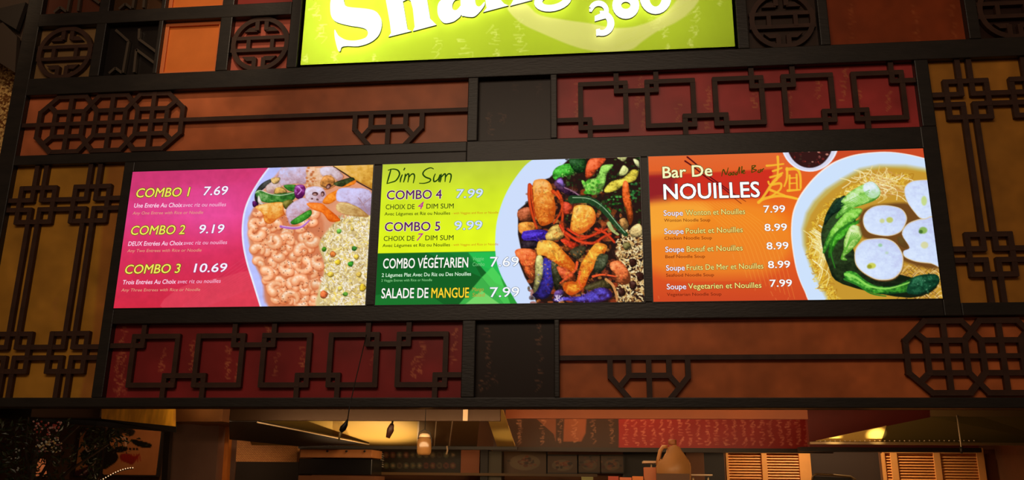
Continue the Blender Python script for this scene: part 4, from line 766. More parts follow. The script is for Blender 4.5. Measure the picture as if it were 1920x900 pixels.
letter([[(690, -420), (890, -460), (930, 0), (985, 330), (1030, 350), (770, 415), (800, 370), (785, 250), (740, 0)], [(925, 20), (920, -60), (1010, -130), (1110, -140), (1180, -80), (1205, 0), (1240, 210), (1310, 280), (1045, 350), (1065, 300), (1045, 100), (1020, 10), (985, -10)]], O1, K)
letter([[(1590, 165), (1530, 225), (1480, 250), (1400, 260), (1350, 215), (1322, 140), (1330, 40), (1390, -20), (1500, -60), (1570, -80), (1575, -20), (1520, 0), (1490, 50), (1495, 105), (1540, 110), (1590, 60)], [(1560, -220), (1680, -230), (1730, -180), (1745, 0), (1760, 60), (1800, 70), (1850, 20), (1850, 60), (1800, 130), (1740, 185), (1680, 190), (1620, 180), (1588, 150), (1575, -150)], [(1340, -80), (1380, -180), (1470, -225), (1570, -225), (1580, -150), (1480, -160), (1440, -90), (1390, -60)]], O1, K, None, True)
letter([[(10, -250), (200, -300), (235, 0), (270, 40), (320, 62), (35, 137), (75, 90), (60, 0)], [(235, -200), (330, -290), (430, -290), (480, -200), (510, -40), (590, 0), (340, 66), (375, 0), (350, -150), (300, -190), (240, -140)]], O2, K)
letter(ring_parts(820, 0, 215, 125, 95, 75, -12, 0, 360)+ring_parts(840, -330, 190, 150, 80, 50, -12)+[[(620, -60), (700, -150), (1000, -190), (1000, -120), (720, -90)]], O2, K)
letter(ring_parts(1335, 120, 115, 115, 55, 62, 0, 200, 400, 14)+ring_parts(1370, 262, 142, 142, 80, 66, 0, -100, 118, 18)+[[(1290, 180), (1400, 130), (1440, 200), (1290, 240)], [(1228, 95), (1285, 90), (1255, 135), (1230, 130)], [(1305, 330), (1350, 320), (1340, 398), (1308, 405)]], O2, K)
letter(ring_parts(560, 60, 152, 152, 100, 112, 0)+[[(420, 60), (420, -100), (500, -260), (620, -300), (600, -250), (540, -180), (500, -60)]], O3, K)
letter(ring_parts(895, -30, 178, 188, 108, 84, 0), O3, K)
for i, (lx, e_) in enumerate(((-1.25, 4.4), (-.72, 2.1), (-.2, 1.8), (.3, 1.8))):
    area_light('sign_tube_light', (lx, .285, 3.98), (lx, 0, 3.98), .42, e_, (1, 1, .93), .7)

# ------------------------------------------------------------------ kitchen behind and below the facade
STEEL = mat('brushed_steel', (150, 128, 96), .36, .85, bump=.1, bscale=60, stretch=(1, 1, 8)); STEELD = mat('dim_hood_steel', (112, 84, 48), .42, .35, bump=.1, bscale=60, stretch=(1, 1, 8))  # the second steel is the dim hood copy, shade put into its colour
GOLDS = mat('lit_hood_steel', (214, 172, 90), .42, .3, bump=.12, bscale=50, stretch=(8, 1, 1)); BRN = mat('brown_painted_wall', (120, 72, 40), .7, vary=.2, vscale=3); DBR = mat('dark_brown_board', (62, 40, 24), .6, vary=.2)  # gold hood steel is the lit copy, lamp light put into its colour
ORG_ = mat('orange_painted_board', (160, 76, 24), .5, vary=.15, vscale=3); REDW = mat('dark_red_wall', (120, 38, 28), .55, vary=.2, vscale=3); DARK = mat('dark_cabinet', (34, 24, 18), .5); TAN = mat('tan_board', (190, 120, 64), .55, vary=.15)
WHT = mat('pale_plastic', (206, 176, 140), .45); WOODP = mat('honey_wood', (196, 112, 42), .5, vary=.25, vscale=5, stretch=(6, 6, 1)); GOLDP = mat('gold_soffit_paint', (232, 156, 38), .45, vary=.35, vscale=6, stretch=(5, 1, 1))
struct(box('floor', -6, 5, -8, 4, -.06, 0, mat('mall_floor_tile', (120, 96, 74), .35)))
struct(box('wall_back', -9, 4, 3.6, 3.7, 0, 3.1, BRN)); struct(box('ceiling', -9, 4, .17, 3.6, 2.95, 3.05, DARK))
struct(box('wall_front', 2.61, 6, .09, .17, 0, 5.2, DBR)); struct(box('wall_right', 2.9, 3.0, .17, 3.6, 0, 2.95, BRN))
def pbox(name, px0, px1, v0, v1, Y, d, m, parent=None, bev=0.0, label=None):
    """box whose front face was measured on the photograph at depth Y"""
    a, b, cc, e = at(px0, v0, Y), at(px1, v0, Y), at(px0, v1, Y), at(px1, v1, Y)
    return box(name, (a.x+cc.x)/2, (b.x+e.x)/2, Y, Y+d, (cc.z+e.z)/2, (a.z+b.z)/2, m, parent, bev, label)
# exhaust hood over the centre
zl = at(700, 789, 1.0).z; xa, xb = at(430, 780, 1.0).x, at(938, 780, 1.0).x
t = thing('exhaust_hood', 'stainless kitchen exhaust hood glowing gold inside, under the dark lattice wall left of centre', 'hood', ((xa+xb)/2, 1.0, zl))
box('front_lip', xa, xb, 1.0, 1.03, zl, zl+.42, mat('hood_lip_steel', (62, 41, 24), .4, .5, bump=.1, bscale=50, stretch=(1, 1, 8)), t, .004)
pbox('lip_highlight_strip', 868, 877, 766, 789, .992, .008, WHT, t)  # pale strip stands in for a highlight on the lip
zb = at(700, 836, 2.2).z
def hp(px0, px1, m, top=1.06, skew=0, nm='hood_panel'):
    a, b = at(px0, 780, top), at(px1, 780, top); d, e = at(px0-skew, 836, 2.2), at(px1-skew, 836, 2.2); zt = zl+.10
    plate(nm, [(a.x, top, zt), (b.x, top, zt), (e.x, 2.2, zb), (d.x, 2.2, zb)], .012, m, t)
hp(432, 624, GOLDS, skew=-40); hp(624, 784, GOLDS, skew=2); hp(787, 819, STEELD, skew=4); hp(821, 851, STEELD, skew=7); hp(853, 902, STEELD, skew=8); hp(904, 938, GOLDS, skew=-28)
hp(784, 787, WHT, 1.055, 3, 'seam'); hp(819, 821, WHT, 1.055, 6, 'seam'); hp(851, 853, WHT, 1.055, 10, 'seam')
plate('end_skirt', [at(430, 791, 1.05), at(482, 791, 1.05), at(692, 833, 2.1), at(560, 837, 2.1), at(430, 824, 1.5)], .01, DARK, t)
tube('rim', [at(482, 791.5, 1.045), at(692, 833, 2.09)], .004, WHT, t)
box('back_rim', at(560, 838, 2.2).x, at(970, 838, 2.2).x, 2.19, 2.25, at(700, 842, 2.2).z, at(700, 836, 2.2).z, DARK, t)
lathe('knob', at(533, 811, 1.9), [(.012, 0), (.016, .01), (.01, .02)], STEEL, t, 10)
# orange strip and calligraphy fascia right of the hood
t = thing('orange_fascia', 'plain orange board strip just under the dark wall, right of the hood', 'board', (at(1230, 785, 1.6).x, 1.6, at(1230, 785, 1.6).z))
_q = at(1230, 785, 1.6).z; box('board', at(948, 785, 1.6).x, at(1515, 785, 1.6).x, 1.6, 1.64, _q, 2.95, ORG_, t)
Yc = 2.6; a, b = at(925, 838, Yc), at(1560, 838, Yc); zt = at(1200, 770, Yc).z
t = thing('calligraphy_fascia', 'red wallpaper strip with pale brush writing, dark brown over its left part, below the orange board', 'board', ((a.x+b.x)/2, Yc, a.z))
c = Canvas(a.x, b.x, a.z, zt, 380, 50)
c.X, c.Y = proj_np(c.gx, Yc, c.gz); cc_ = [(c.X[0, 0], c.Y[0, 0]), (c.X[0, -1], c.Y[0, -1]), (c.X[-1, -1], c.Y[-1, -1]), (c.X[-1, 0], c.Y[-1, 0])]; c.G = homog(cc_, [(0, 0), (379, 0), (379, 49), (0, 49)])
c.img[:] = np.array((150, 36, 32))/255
c.poly([(900, 760), (1160, 760), (1160, 845), (900, 845)], (58, 36, 24), sm=False, raw=True); c.poly([(1000, 780), (1042, 780), (1042, 828), (1038, 814)], (112, 62, 38), sm=False, raw=True); c.poly([(1058, 780), (1100, 780), (1098, 812), (1090, 828), (1056, 828)], (134, 70, 40), sm=False, raw=True, aa=2)  # left stretch painted dark brown with two orange-brown blocks
for X in (1050, 1078, 1112, 1148, 1018, 975): c.column(X, 788, X, 834, 3, (190, 130, 96), .6, 15, 2)
for X in list(range(1172, 1520, 17)): c.column(X, 788, X+3, 838, 3, (222, 140, 106), .8, 15, 2.3)
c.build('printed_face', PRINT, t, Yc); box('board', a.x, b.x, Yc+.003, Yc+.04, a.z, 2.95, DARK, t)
box('rail', a.x, b.x, Yc-.03, Yc+.03, a.z-.03, a.z, DARK, t)
t = RB = thing('red_bulkhead', 'plain dark red bulkhead behind the right hood', 'board', (at(1640, 838, 2.3).x, 2.3, at(1640, 838, 2.3).z)); _z = at(1640, 839, 2.3).z; box('board', at(1515, 800, 2.3).x, at(1830, 800, 2.3).x, 2.3, 2.36, _z, 2.95, REDW, t)
# right hood
t = thing('exhaust_hood', 'olive steel exhaust hood with a sloping left edge and row of rivets, lower right', 'hood', (at(1750, 830, 1.5).x, 1.5, at(1750, 830, 1.5).z))
HS = mat('olive_hood_steel', (116, 96, 50), .4, .55, bump=.1, bscale=60, stretch=(8, 1, 1))
plate('hood_face', [at(1516, 829.5, 1.5), at(1745, 782, 1.35), at(1745, 750, 1.35), at(2000, 750, 1.35), at(2000, 834, 1.5)], .02, HS, t)
plate('reflection_patch', [at(1530, 827, 1.485), at(1662, 799, 1.395), at(1652, 828.5, 1.485)], .004, GOLDS, t)  # gold triangle stands in for lamp reflections on the hood face
plate('upper_band', [at(1745, 764, 1.33), at(2000, 764, 1.33), at(2000, 781, 1.33), at(1745, 781, 1.33)], .01, STEELD, t)
bm = bm_new(); box('bottom_rim', at(1518, 832, 1.45).x, at(2000, 832, 1.45).x, 1.44, 1.5, at(1750, 834, 1.45).z, at(1750, 829.5, 1.45).z, STEELD, t); bm.free()
rv = None
for i in range(32):
    p = at(1538+i*9.3, 827-.02*i, 1.455)
    if rv is None: rv = lathe('rivet', (p.x, p.y, p.z-.003), [(.001, 0), (.0045, .002), (.0045, .005), (.001, .007)], WHT, t, 6); rv0 = p
    else:
        q = rv.copy(); COL.objects.link(q); q.location = rv.location+(p-rv0); ORG[q.name] = p
box('black_rail', at(1500, 843, 2.3).x, at(1838, 843, 2.3).x, 2.28, 2.38, _z-.028, _z, DARK, RB)
t = thing('power_cable', 'pale cord with a black plug, hanging over the right hood', 'cord', at(1803, 852, 1.25)); tube('cord', [at(1794, 779, 1.325), at(1797, 800, 1.29), at(1800, 822, 1.25), at(1802, 838, 1.25)], .0035, WHT, t); tube('plug', [at(1802, 838, 1.25), at(1803, 850, 1.25)], [.010, .006], DARK, t)
for _q, _e in RH:
    _t = at(_q[0], _q[1], 1.44); spot_light('hood_patch_spot', (_t.x+.05, .75, 1.35), _t, _e, (1.0, 0.88, 0.46), 6.5, .5, .02)  # unseen narrow spots added to make the bright patches on the hood
# louvred doors
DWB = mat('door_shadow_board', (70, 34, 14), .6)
LOUV = mat('louvre_door_wood', (236, 158, 82), .5, vary=.15, vscale=4)
def louvre(n, px0, px1, stiles, Y):
    x0, x1 = at(px0, 870, Y).x, at(px1, 870, Y).x; zt = at((px0+px1)/2, 847, Y).z
    d = thing('door_%d' % n, 'x', 'x', ((x0+x1)/2, Y, 0)); del d['label']; del d['category']; d['kind'] = 'structure'
    X = [(at(a, 870, Y).x, at(b, 870, Y).x) for a, b in stiles]
    for a, b in X: box('stile', a, b, Y-.012, Y+.03, 0, zt, LOUV, d, .003)
    box('top_rail', x0, x1, Y-.008, Y+.028, zt-.012, zt+.03, LOUV, d)
    box('shade_board', x0, x1, Y+.034, Y+.04, 0, zt, DWB, d)  # dark sheet added behind the slats as the shade in their gaps
    gaps = [(X[i][1], X[i+1][0]) for i in range(len(X)-1)]
    for a, b in gaps:
        if b-a < .02: continue
        box('lower_panel', a, b, Y+.004, Y+.02, 0, 1.42, LOUV, d); first = None; pitch = .0205; k = 0
        while 1.44+k*pitch < zt-.015:
            z = 1.44+k*pitch
            if first is None: first = plate('slat', [(a, Y-.004, z), (b, Y-.004, z), (b, Y+.014, z+.0172), (a, Y+.014, z+.0172)], .003, LOUV, d); f0 = first.location.copy()
            else: q = first.copy(); COL.objects.link(q); q.location = f0+Vector((0, 0, k*pitch)); ORG[q.name] = ORG[first.name]+Vector((0, 0, k*pitch))
            k += 1
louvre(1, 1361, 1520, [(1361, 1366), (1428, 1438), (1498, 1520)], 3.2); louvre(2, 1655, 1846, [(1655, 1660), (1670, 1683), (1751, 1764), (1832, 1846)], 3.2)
tag(pbox('dark_alcove', 1523, 1652, 843, 960, 3.3, .03, mat('brown_alcove', (50, 31, 19), .6)), 'dull brown alcove board between the two louvred doors', 'board')
t = thing('wok_chair', 'dark rounded back of a chair between the two louvred doors', 'chair', at(1562, 960, 2.6)); del t
t = bpy.data.objects['wok_chair']; t.name = 'chair'; ORG['chair'] = ORG['wok_chair']
P = [at(1523, 903, 2.6), at(1524, 893, 2.6), at(1530, 889, 2.6), at(1560, 890.5, 2.6), at(1595, 894, 2.6), at(1603, 899, 2.6), at(1605, 906, 2.6)]
tube('backrest_rim', P, .008, STEELD, t); plate('backrest', [at(1526, 893, 2.6), at(1598, 896, 2.6), at(1600, 930, 2.6), at(1526, 930, 2.6)], .02, DARK, t)
for px in (1530, 1594): p = at(px, 925, 2.62); box('leg', p.x-.012, p.x+.012, 2.6, 2.63, 0, p.z, DARK, t)
tag(pbox('brown_board', 1850, 2050, 843, 960, 3.25, .04, mat('brown_wall_panel', (110, 56, 22), .6, vary=.2)), 'plain brown wall panel at the lower right corner', 'panel')
tag(pbox('brown_cabinet', 1288, 1322, 846, 960, 3.1, .3, BRN), 'narrow brown cabinet behind the plastic jug', 'cabinet')
tag(pbox('dark_cabinet', 1322, 1360, 846, 960, 3.1, .3, DARK), 'black cabinet left of the first louvred door', 'cabinet'); tag(pbox('dark_cabinet', 1168, 1286, 846, 960, 3.42, .15, DARK), 'black cabinet behind the jug and stacked cartons', 'cabinet')
# shelf, jug, cartons
zs = at(1260, 908, 1.9).z
t = thing('steel_shelf', 'steel overshelf carrying the plastic jug, just under the frame', 'shelf', (at(1200, 908, 1.9).x, 2.0, 0)); xs0, xs1 = at(1060, 908, 1.9).x, at(1500, 908, 1.9).x
box('shelf_board', xs0, xs1, 1.8, 2.2, zs-.03, zs, STEEL, t, .003)
for x in (xs0+.03, xs1-.03):
    for y in (1.82, 2.18): box('post', x-.015, x+.015, y-.015, y+.015, 0, zs-.03, STEEL, t)
JUG = mat('jug_plastic', (176, 122, 68), .45, vary=.08); base = at(1262, 900, 1.93); t = thing('plastic_jug', 'tan plastic jug with a side handle and cap, standing on the shelf', 'jug', (base.x, 1.93, zs))
Jp = [(1231, 905), (1230, 872), (1237, 862), (1250, 855), (1251, 840), (1258, 835), (1270, 835), (1280, 850), (1292, 866), (1294, 872), (1294, 905)]
P = [at(p[0], p[1], 1.93) for p in Jp]; P[0].z = P[-1].z = zs; bm = bm_new(); add_prism(bm, [(p.x, p.z) for p in P], 1.86, 2.0)
bmesh.ops.bevel(bm, geom=list(bm.edges), offset=.016, segments=3, affect='EDGES', clamp_overlap=True); put('body', fin(bm, smooth=True), JUG, t)
tube('handle', [at(1252, 838, 1.92), at(1243, 838, 1.92), at(1238, 845, 1.92), at(1235, 858, 1.92), at(1233, 872, 1.92)], .012, JUG, t, 10)
q = at(1261, 834, 1.93); lathe('cap', (q.x, 1.93, q.z), [(.024, 0), (.026, .002), (.026, .028), (.022, .032)], mat('jug_cap', (150, 92, 50), .5), t, 16)
pbox('lower_band', 1231, 1293, 888, 906, 1.845, .012, mat('jug_dark_band', (92, 56, 30), .6), t)  # darker band across the lower part of the jug
for i, (a, b, v0, v1, m, lab) in enumerate(((1206, 1230, 864, 868, WHT, 'thin pale tray edge left of the jug, upper of two'), (1208, 1230, 876, 907, mat('carton_tan', (190, 110, 70), .6), 'tan carton standing left of the jug'), (1186, 1206, 893, 907, mat('carton_orange', (226, 130, 60), .6), 'small orange carton at the bottom edge, left of the tan carton'), (1140, 1160, 893, 907, mat('carton_red', (180, 70, 50), .6), 'small red carton at the bottom edge, below the dark cabinet'), (1162, 1184, 895, 907, mat('carton_peach', (214, 120, 80), .6), 'small peach carton beside the red one'), (1090, 1112, 894, 907, mat('carton_green', (120, 120, 70), .6), 'small olive carton at the bottom edge, below the food photos'), (1294, 1336, 889, 892, WHT, 'thin pale tray edge right of the jug'))):
    if 'tray' in lab: o = pbox('tray', a, b, v0, v1, 1.95 if i == 0 else 1.97, .2, m)
    else:
        A, B = at(a, v0, 1.9+.01*i), at(b, v0, 1.9+.01*i); o = box('carton', A.x, B.x, 1.9+.01*i, 2.02+.01*i, zs, A.z, m, None, .002)
    tag(o, lab, 'tray' if 'tray' in lab else 'carton')
t = thing('tray_rack', 'small wire stand holding the pale trays beside the jug', 'rack', (at(1262, 905, 2.08).x, 2.08, zs))
for px in (1222, 1300, 1328): p = at(px, 905, 2.1); box('upright', p.x-.004, p.x+.004, 2.09, 2.1, zs, zs+(.125 if px == 1222 else .045), STEEL, t)
# food photographs on the back wall
r = random.Random(9)
def photo(px0, px1, v0, v1, Y, lab, base, name='food_photo', cat='picture', group='food photographs on the kitchen wall', cols=((96, 48, 26), (140, 70, 40), (60, 40, 24), (120, 90, 50), (170, 100, 60))):
    a, b = at(px0, v1, Y), at(px1, v0, Y); t = thing(name, lab, cat, ((a.x+b.x)/2, Y, a.z), group); nx, nz = 60, 40
    c = Canvas(a.x, b.x, a.z, b.z, nx, nz); c.X, c.Y = proj_np(c.gx, Y, c.gz); cs = [(c.X[0, 0], c.Y[0, 0]), (c.X[0, -1], c.Y[0, -1]), (c.X[-1, -1], c.Y[-1, -1]), (c.X[-1, 0], c.Y[-1, 0])]; c.G = homog(cs, [(0, 0), (nx-1, 0), (nx-1, nz-1), (0, nz-1)]); c.img[:] = np.array(base)/255
    return t, c, a, b
for (p0, p1, v0, v1, lab) in ((944, 1024, 843, 887, 'wide dim food photo on the kitchen wall, leftmost and largest of four'), (1027, 1082, 855, 886, 'food photo on the kitchen wall, second from the left'), (1085, 1125, 855, 885, 'food photo on the kitchen wall, third from the left'), (1127, 1168, 855, 885, 'food photo on the kitchen wall, rightmost of four')):
    t, c, a, b = photo(p0, p1, v0, v1, 3.3, lab, (96, 68, 42)); c.ell((p0+p1)/2, (v0+v1)/2+2, (p1-p0)*.36, (v1-v0)*.34, (120, 96, 66), raw=True)
    for i in range(26): c.ell((p0+p1)/2+r.gauss(0, (p1-p0)*.15), (v0+v1)/2+r.gauss(0, 5), r.uniform(1.5, 5), r.uniform(1, 3), r.choice([(96, 44, 24), (140, 66, 36), (50, 34, 20), (150, 96, 56)]), raw=True, al=.8)
    c.build('photo_print', PRINT, t, 3.3); box('frame', a.x-.01, b.x+.01, 3.304, 3.33, a.z-.01, b.z+.01, DARK, t)
t = thing('header_strip', 'dull brown header strip above the smaller food photos', 'board', at(1098, 853, 3.3)); pbox('board', 1030, 1168, 844, 852, 3.3, .02, BRN, t)
t, c, a, b = photo(712, 864, 843, 886, 3.3, 'dark poster with rows of small dish pictures, below the hood', (44, 34, 22), 'menu_poster', 'poster', None)
for i in range(11):
    for j in range(2):
        x, y = 724+i*12.5, 853+j*20; c.ell(x, y, 5, 6, r.choice([(90, 74, 50), (70, 60, 44), (110, 56, 40), (84, 84, 60)]), raw=True, al=.8); c.ell(x, y, 2.6, 3, r.choice([(150, 120, 84), (60, 36, 24), (120, 100, 60)]), raw=True, al=.8)
for i in range(7): c.line([(714+r.uniform(-1, 2), 850+i*4), (718+r.uniform(-1, 2), 851+i*4)], 1.6, (226, 214, 190), raw=True)
c.build('poster_print', PRINT, t, 3.3); box('frame', a.x-.01, b.x+.01, 3.304, 3.33, a.z-.01, b.z+.01, DARK, t)
tag(pbox('brown_box', 864, 899, 843, 889, 3.15, .3, mat('brown_carton', (132, 72, 38), .6)), 'plain brown carton between the dish poster and the food photos', 'carton')
tag(pbox('dark_column', 900, 914, 843, 960, 3.1, .3, DARK), 'black square column right of the brown carton', 'column'); tag(pbox('steel_locker', 915, 940, 846, 960, 3.15, .2, mat('grey_green_metal', (72, 62, 44), .5)), 'narrow grey-green locker left of the food photos', 'locker')
tag(pbox('counter_ledge', 700, 1120, 887, 892, 3.0, .08, mat('olive_ledge', (96, 66, 22), .5)), 'olive counter ledge under the dish poster and food photos', 'ledge')
# oven stack under the hood
t = thing('deck_oven', 'dark deck oven with a tan control strip, under the hood', 'oven', (at(628, 900, 2.7).x, 2.7, 1.2))
pbox('top_strip', 563, 640, 830, 836, 2.62, .05, mat('salmon_strip', (226, 120, 80), .5), t); pbox('control_strip', 563, 697, 843, 858, 2.68, .3, TAN, t, .003); pbox('door', 560, 697, 860, 890, 2.7, .3, mat('oven_glass', (14, 10, 8), .2), t, .004); pbox('lower_strip', 556, 700, 892, 990, 2.68, .3, BRN, t); pbox('top_gap', 563, 697, 836, 843, 2.8, .2, DARK, t)
for px in (614, 650, 684): p = at(px, 846, 2.68); lathe('knob', (p.x, 2.675, p.z-.008), [(.004, 0), (.009, .004), (.009, .012), (.004, .016)], DARK, t, 8)
# tiled wall, cabinet, switch box, post, steel column
nt_name = 'glazed_wall_tile'; TL = bpy.data.materials.new(nt_name); TL.use_nodes = True; _n = TL.node_tree; _b = _n.nodes['Principled BSDF']; _k = _n.nodes.new('ShaderNodeTexBrick'); _k.inputs['Scale'].default_value = 26
_k.inputs['Color1'].default_value = tuple(srgb((232, 160, 96)))+(1,); _k.inputs['Color2'].default_value = tuple(srgb((216, 142, 84)))+(1,); _k.inputs['Mortar'].default_value = tuple(srgb((140, 84, 46)))+(1,); _k.inputs['Mortar Size'].default_value = .03
_t = _n.nodes.new('ShaderNodeTexCoord'); _m = _n.nodes.new('ShaderNodeMapping'); _m.inputs['Rotation'].default_value = (math.pi/2, 0, 0); _n.links.new(_t.outputs['Object'], _m.inputs[0]); _n.links.new(_m.outputs[0], _k.inputs['Vector']); _n.links.new(_k.outputs[0], _b.inputs['Base Color']); _b.inputs['Roughness'].default_value = .35
struct(pbox('wall_tiled', 430, 558, 820, 866, 2.9, .05, TL)); tag(pbox('dark_cabinet', 437, 557, 866, 1000, 2.85, .3, mat('brown_black_cabinet', (44, 30, 20), .45)), 'brown-black cabinet under the tiled wall strip', 'cabinet')
t = thing('switch_box', 'small tan switch box beside the honey wood post', 'switch box', at(443, 821, 2.0)); pbox('casing', 432, 453, 805, 820, 2.0, .03, TAN, t, .003); pbox('switch', 437, 446, 809, 816, 1.992, .01, WHT, t)
def pole(name, a0, a1, v0, b0, b1, v1, Y, d, m, parent=None):
    p, q, s_, u_ = at(a0, v0, Y), at(a1, v0, Y), at(b1, v1, Y), at(b0, v1, Y); return plate(name, [p, q, s_, u_], d, m, parent)
tag(pole('wooden_post', 416, 431, 792, 402, 424, 905, 1.9, .05, WOODP), 'honey wood post between the steel column and the tiled wall', 'post'); tag(pole('thin_post', 433, 440, 822, 425, 435, 905, 2.3, .04, BRN), 'thin brown post right of the honey wood post', 'post')
COLS = mat('steel_column_sheet', (140, 106, 92), .3, .4, vary=.2, vscale=3); tag(pole('steel_column', 323, 411, 796, 310, 403, 905, 1.8, .3, COLS), 'broad steel-clad column left of the honey wood post', 'column')
tag(pbox('soffit_box', 326, 418, 755, 790, 1.4, .5, mat('soffit_brown', (132, 80, 40), .5, vary=.2)), 'brown soffit box above the steel column', 'soffit'); tag(pole('black_post', 308, 319, 806, 302, 313, 905, 1.75, .04, DARK), 'black post at the left edge of the steel column', 'post')
t = thing('gold_soffit', 'bright gold painted soffit strip under the left end of the red panel', 'soffit', at(256, 798, 1.2)); plate('gold_face', [at(191, 755, 1.2), at(325, 755, 1.2), at(325, 799, 1.2), at(190, 785, 1.2)], .03, GOLDP, t)
tag(plate('slanting_beam', [at(0, 770, 1.5), at(190, 785, 1.6), at(330, 800, 1.75), at(330, 811, 1.75), at(180, 799, 1.6), at(0, 784, 1.5)], .03, DARK), 'dark slanting beam under the gold soffit at lower left', 'beam')
tag(pbox('brown_soffit', 60, 189, 752, 782, 1.25, .1, mat('dim_soffit', (84, 54, 28), .6)), 'dim brown soffit strip left of the gold one', 'soffit')
# cords and jar
CORD = mat('black_cord', (14, 11, 10), .5)
t = thing('power_cable', 'thin black cord with a black plug, hanging across the red fretwork panel', 'cord', at(640, 828, -.25))
tube('cord', [at(687, 628, -.01), at(677, 670, -.10), at(665, 720, -.20), at(655, 765, -.25), at(652, 786, -.25)], .0022, CORD, t); tube('plug', [at(652, 786, -.25), at(648, 796, -.25), at(643, 803, -.25), at(639, 809, -.25)], [.003, .010, .014, .009], CORD, t); tube('clear_tip', [at(639, 809, -.25), at(635, 826, -.25)], [.007, .003], mat('clear_tip', (170, 140, 80), .2), t)
t = thing('hanging_plug', 'short black plug hanging below the hood lip', 'plug', at(727, 822, 1.1)); tube('cord', [at(737, 786, 1.04), at(735, 796, 1.08)], .006, CORD, t); tube('plug', [at(735, 796, 1.08), at(732, 806, 1.1), at(727, 821, 1.1)], [.012, .021, .012], mat('brown_plug', (60, 26, 12), .5), t)
t = thing('glass_jar', 'amber glass jar with a pale lid hanging in front of the hood', 'jar', at(795, 854, .9)); p = at(795, 854, .9)
lathe('body', p, [(.020, 0), (.034, .004), (.039, .016), (.040, .07), (.036, .085), (.030, .095)], mat('amber_jar_glass', (150, 108, 62), .15, 0, trans=.35), t, 24); lathe('lid', (p.x, p.y, p.z+.095), [(.030, 0), (.031, .004), (.026, .016), (.012, .022)], WHT, t, 20)
tube('wire', [(p.x-.034, p.y-.01, p.z+.085), (p.x-.03, p.y-.01, p.z+.12), (p.x, p.y-.01, p.z+.135), (p.x+.03, p.y-.01, p.z+.12), (p.x+.04, p.y-.01, p.z+.08), (p.x+.043, p.y-.01, p.z+.04)], .002, CORD, t); tube('hanger', [(p.x, p.y, p.z+.133), (p.x, p.y, 2.95)], .002, CORD, t)
tag(tube('thin_chain', [at(838, 836, 2.1), at(839, 845, 2.1), at(837, 852, 2.1)], .006, WHT), 'tiny pale pull chain below the hood panels', 'chain')

# ------------------------------------------------------------------ left end: posters, tree, fairy lights, glitter wall
t, c, a, b = photo(139, 188, 803, 892, 2.6, 'tan poster with dark curled shapes, left of the script poster', (168, 104, 60), 'poster', 'poster', None)
for P, col in (([(139, 800), (150, 812), (139, 892)], (70, 44, 24)), ([(150, 800), (165, 806), (150, 812)], (60, 30, 16)), ([(156, 822), (166, 838), (180, 842), (190, 830), (190, 800), (170, 800)], (46, 26, 16)), ([(155, 845), (172, 842), (184, 850), (182, 870), (165, 874), (152, 860)], (26, 20, 14)), ([(139, 885), (165, 874), (190, 862), (190, 895), (139, 895)], (60, 22, 26))): c.poly(P, col, raw=True)
c.line([(158, 830), (164, 846), (180, 836)], 2.2, (190, 160, 140), raw=True); c.line([(146, 806), (153, 815)], 2, (210, 170, 130), raw=True); c.line([(150, 892), (170, 876), (182, 862)], 2, (190, 150, 130), raw=True)
c.build('poster_print', PRINT, t, 2.6); box('board', a.x-.01, b.x+.01, 2.604, 2.66, a.z-.01, b.z+.01, DARK, t)
t, c, a, b = photo(192, 303, 803, 890, 2.61, 'tan poster with red script and black oval shape, left of the black post', (176, 104, 56), 'poster', 'poster', None)
for P, col in (([(190, 800), (215, 806), (206, 830), (214, 842), (222, 858), (210, 872), (190, 875)], (34, 22, 16)), ([(246, 824), (262, 826), (284, 833), (280, 840), (262, 838), (250, 832)], (26, 20, 10)), ([(214, 800), (252, 806), (246, 818), (232, 812), (220, 822)], (46, 34, 24)), ([(216, 838), (238, 838), (236, 846), (218, 848)], (30, 18, 12)), ([(226, 852), (240, 850), (252, 856), (262, 850), (250, 870), (238, 868), (226, 862)], (130, 36, 22))): c.poly(P, col, raw=True)
for x in (244, 251, 257): c.ell(x, 842, 2.2, 2.6, (30, 16, 10), raw=True)
for x in range(228, 262, 5): c.line([(x, 866), (x+3, 852), (x+5, 864)], 1.4, (150, 30, 20), raw=True)
c.line([(217, 836), (220, 824), (234, 820), (236, 836)], 2, (206, 170, 140), raw=True)
c.build('poster_print', PRINT, t, 2.61); box('board', a.x-.01, b.x+.01, 2.614, 2.66, a.z-.01, b.z+.01, DARK, t)
struct(box('wall_partition', -9, at(309, 850, 2.7).x, 2.66, 2.72, 0, 2.95, mat('partition_paint', (92, 58, 34), .7, vary=.2)))
# tree
r = random.Random(21); LEAF = mat('dark_leaf', (44, 52, 26), .35, spec=.6, vary=.4, vscale=20); p = at(60, 905, 1.0)
t = thing('indoor_tree', 'dark leafy indoor tree at the lower left corner', 'tree', (p.x, 1.0, 0)); BK = mat('tree_bark', (60, 42, 26), .8)
lathe('pot', (p.x, 1.0, 0), [(.16, 0), (.2, .02), (.23, .34), (.24, .36), (.21, .36), (.20, .32)], DARK, t); tube('trunk', [(p.x, 1.0, .3), (p.x+.03, 1.0, .9), (p.x-.02, 1.02, 1.4), (p.x, 1.0, 1.85)], [.03, .026, .02, .01], BK, t)
bm = bm_new()
def leaf(bm, q, s):
    a = Vector((r.gauss(0, 1), r.gauss(0, 1), r.gauss(-.3, .8))).normalized(); b = a.cross(Vector((r.gauss(0, 1), r.gauss(0, 1), r.gauss(0, 1)))).normalized(); n = a.cross(b)*.12*s
    v = [bm.verts.new(q+x) for x in (-a*s, b*s*.36+n, a*s, -b*s*.36+n)]; m_ = bm.verts.new(q+a*s*.25+n*-.3); bm.faces.new((v[0], v[1], m_)); bm.faces.new((v[1], v[2], m_)); bm.faces.new((v[2], v[3], m_)); bm.faces.new((v[3], v[0], m_))
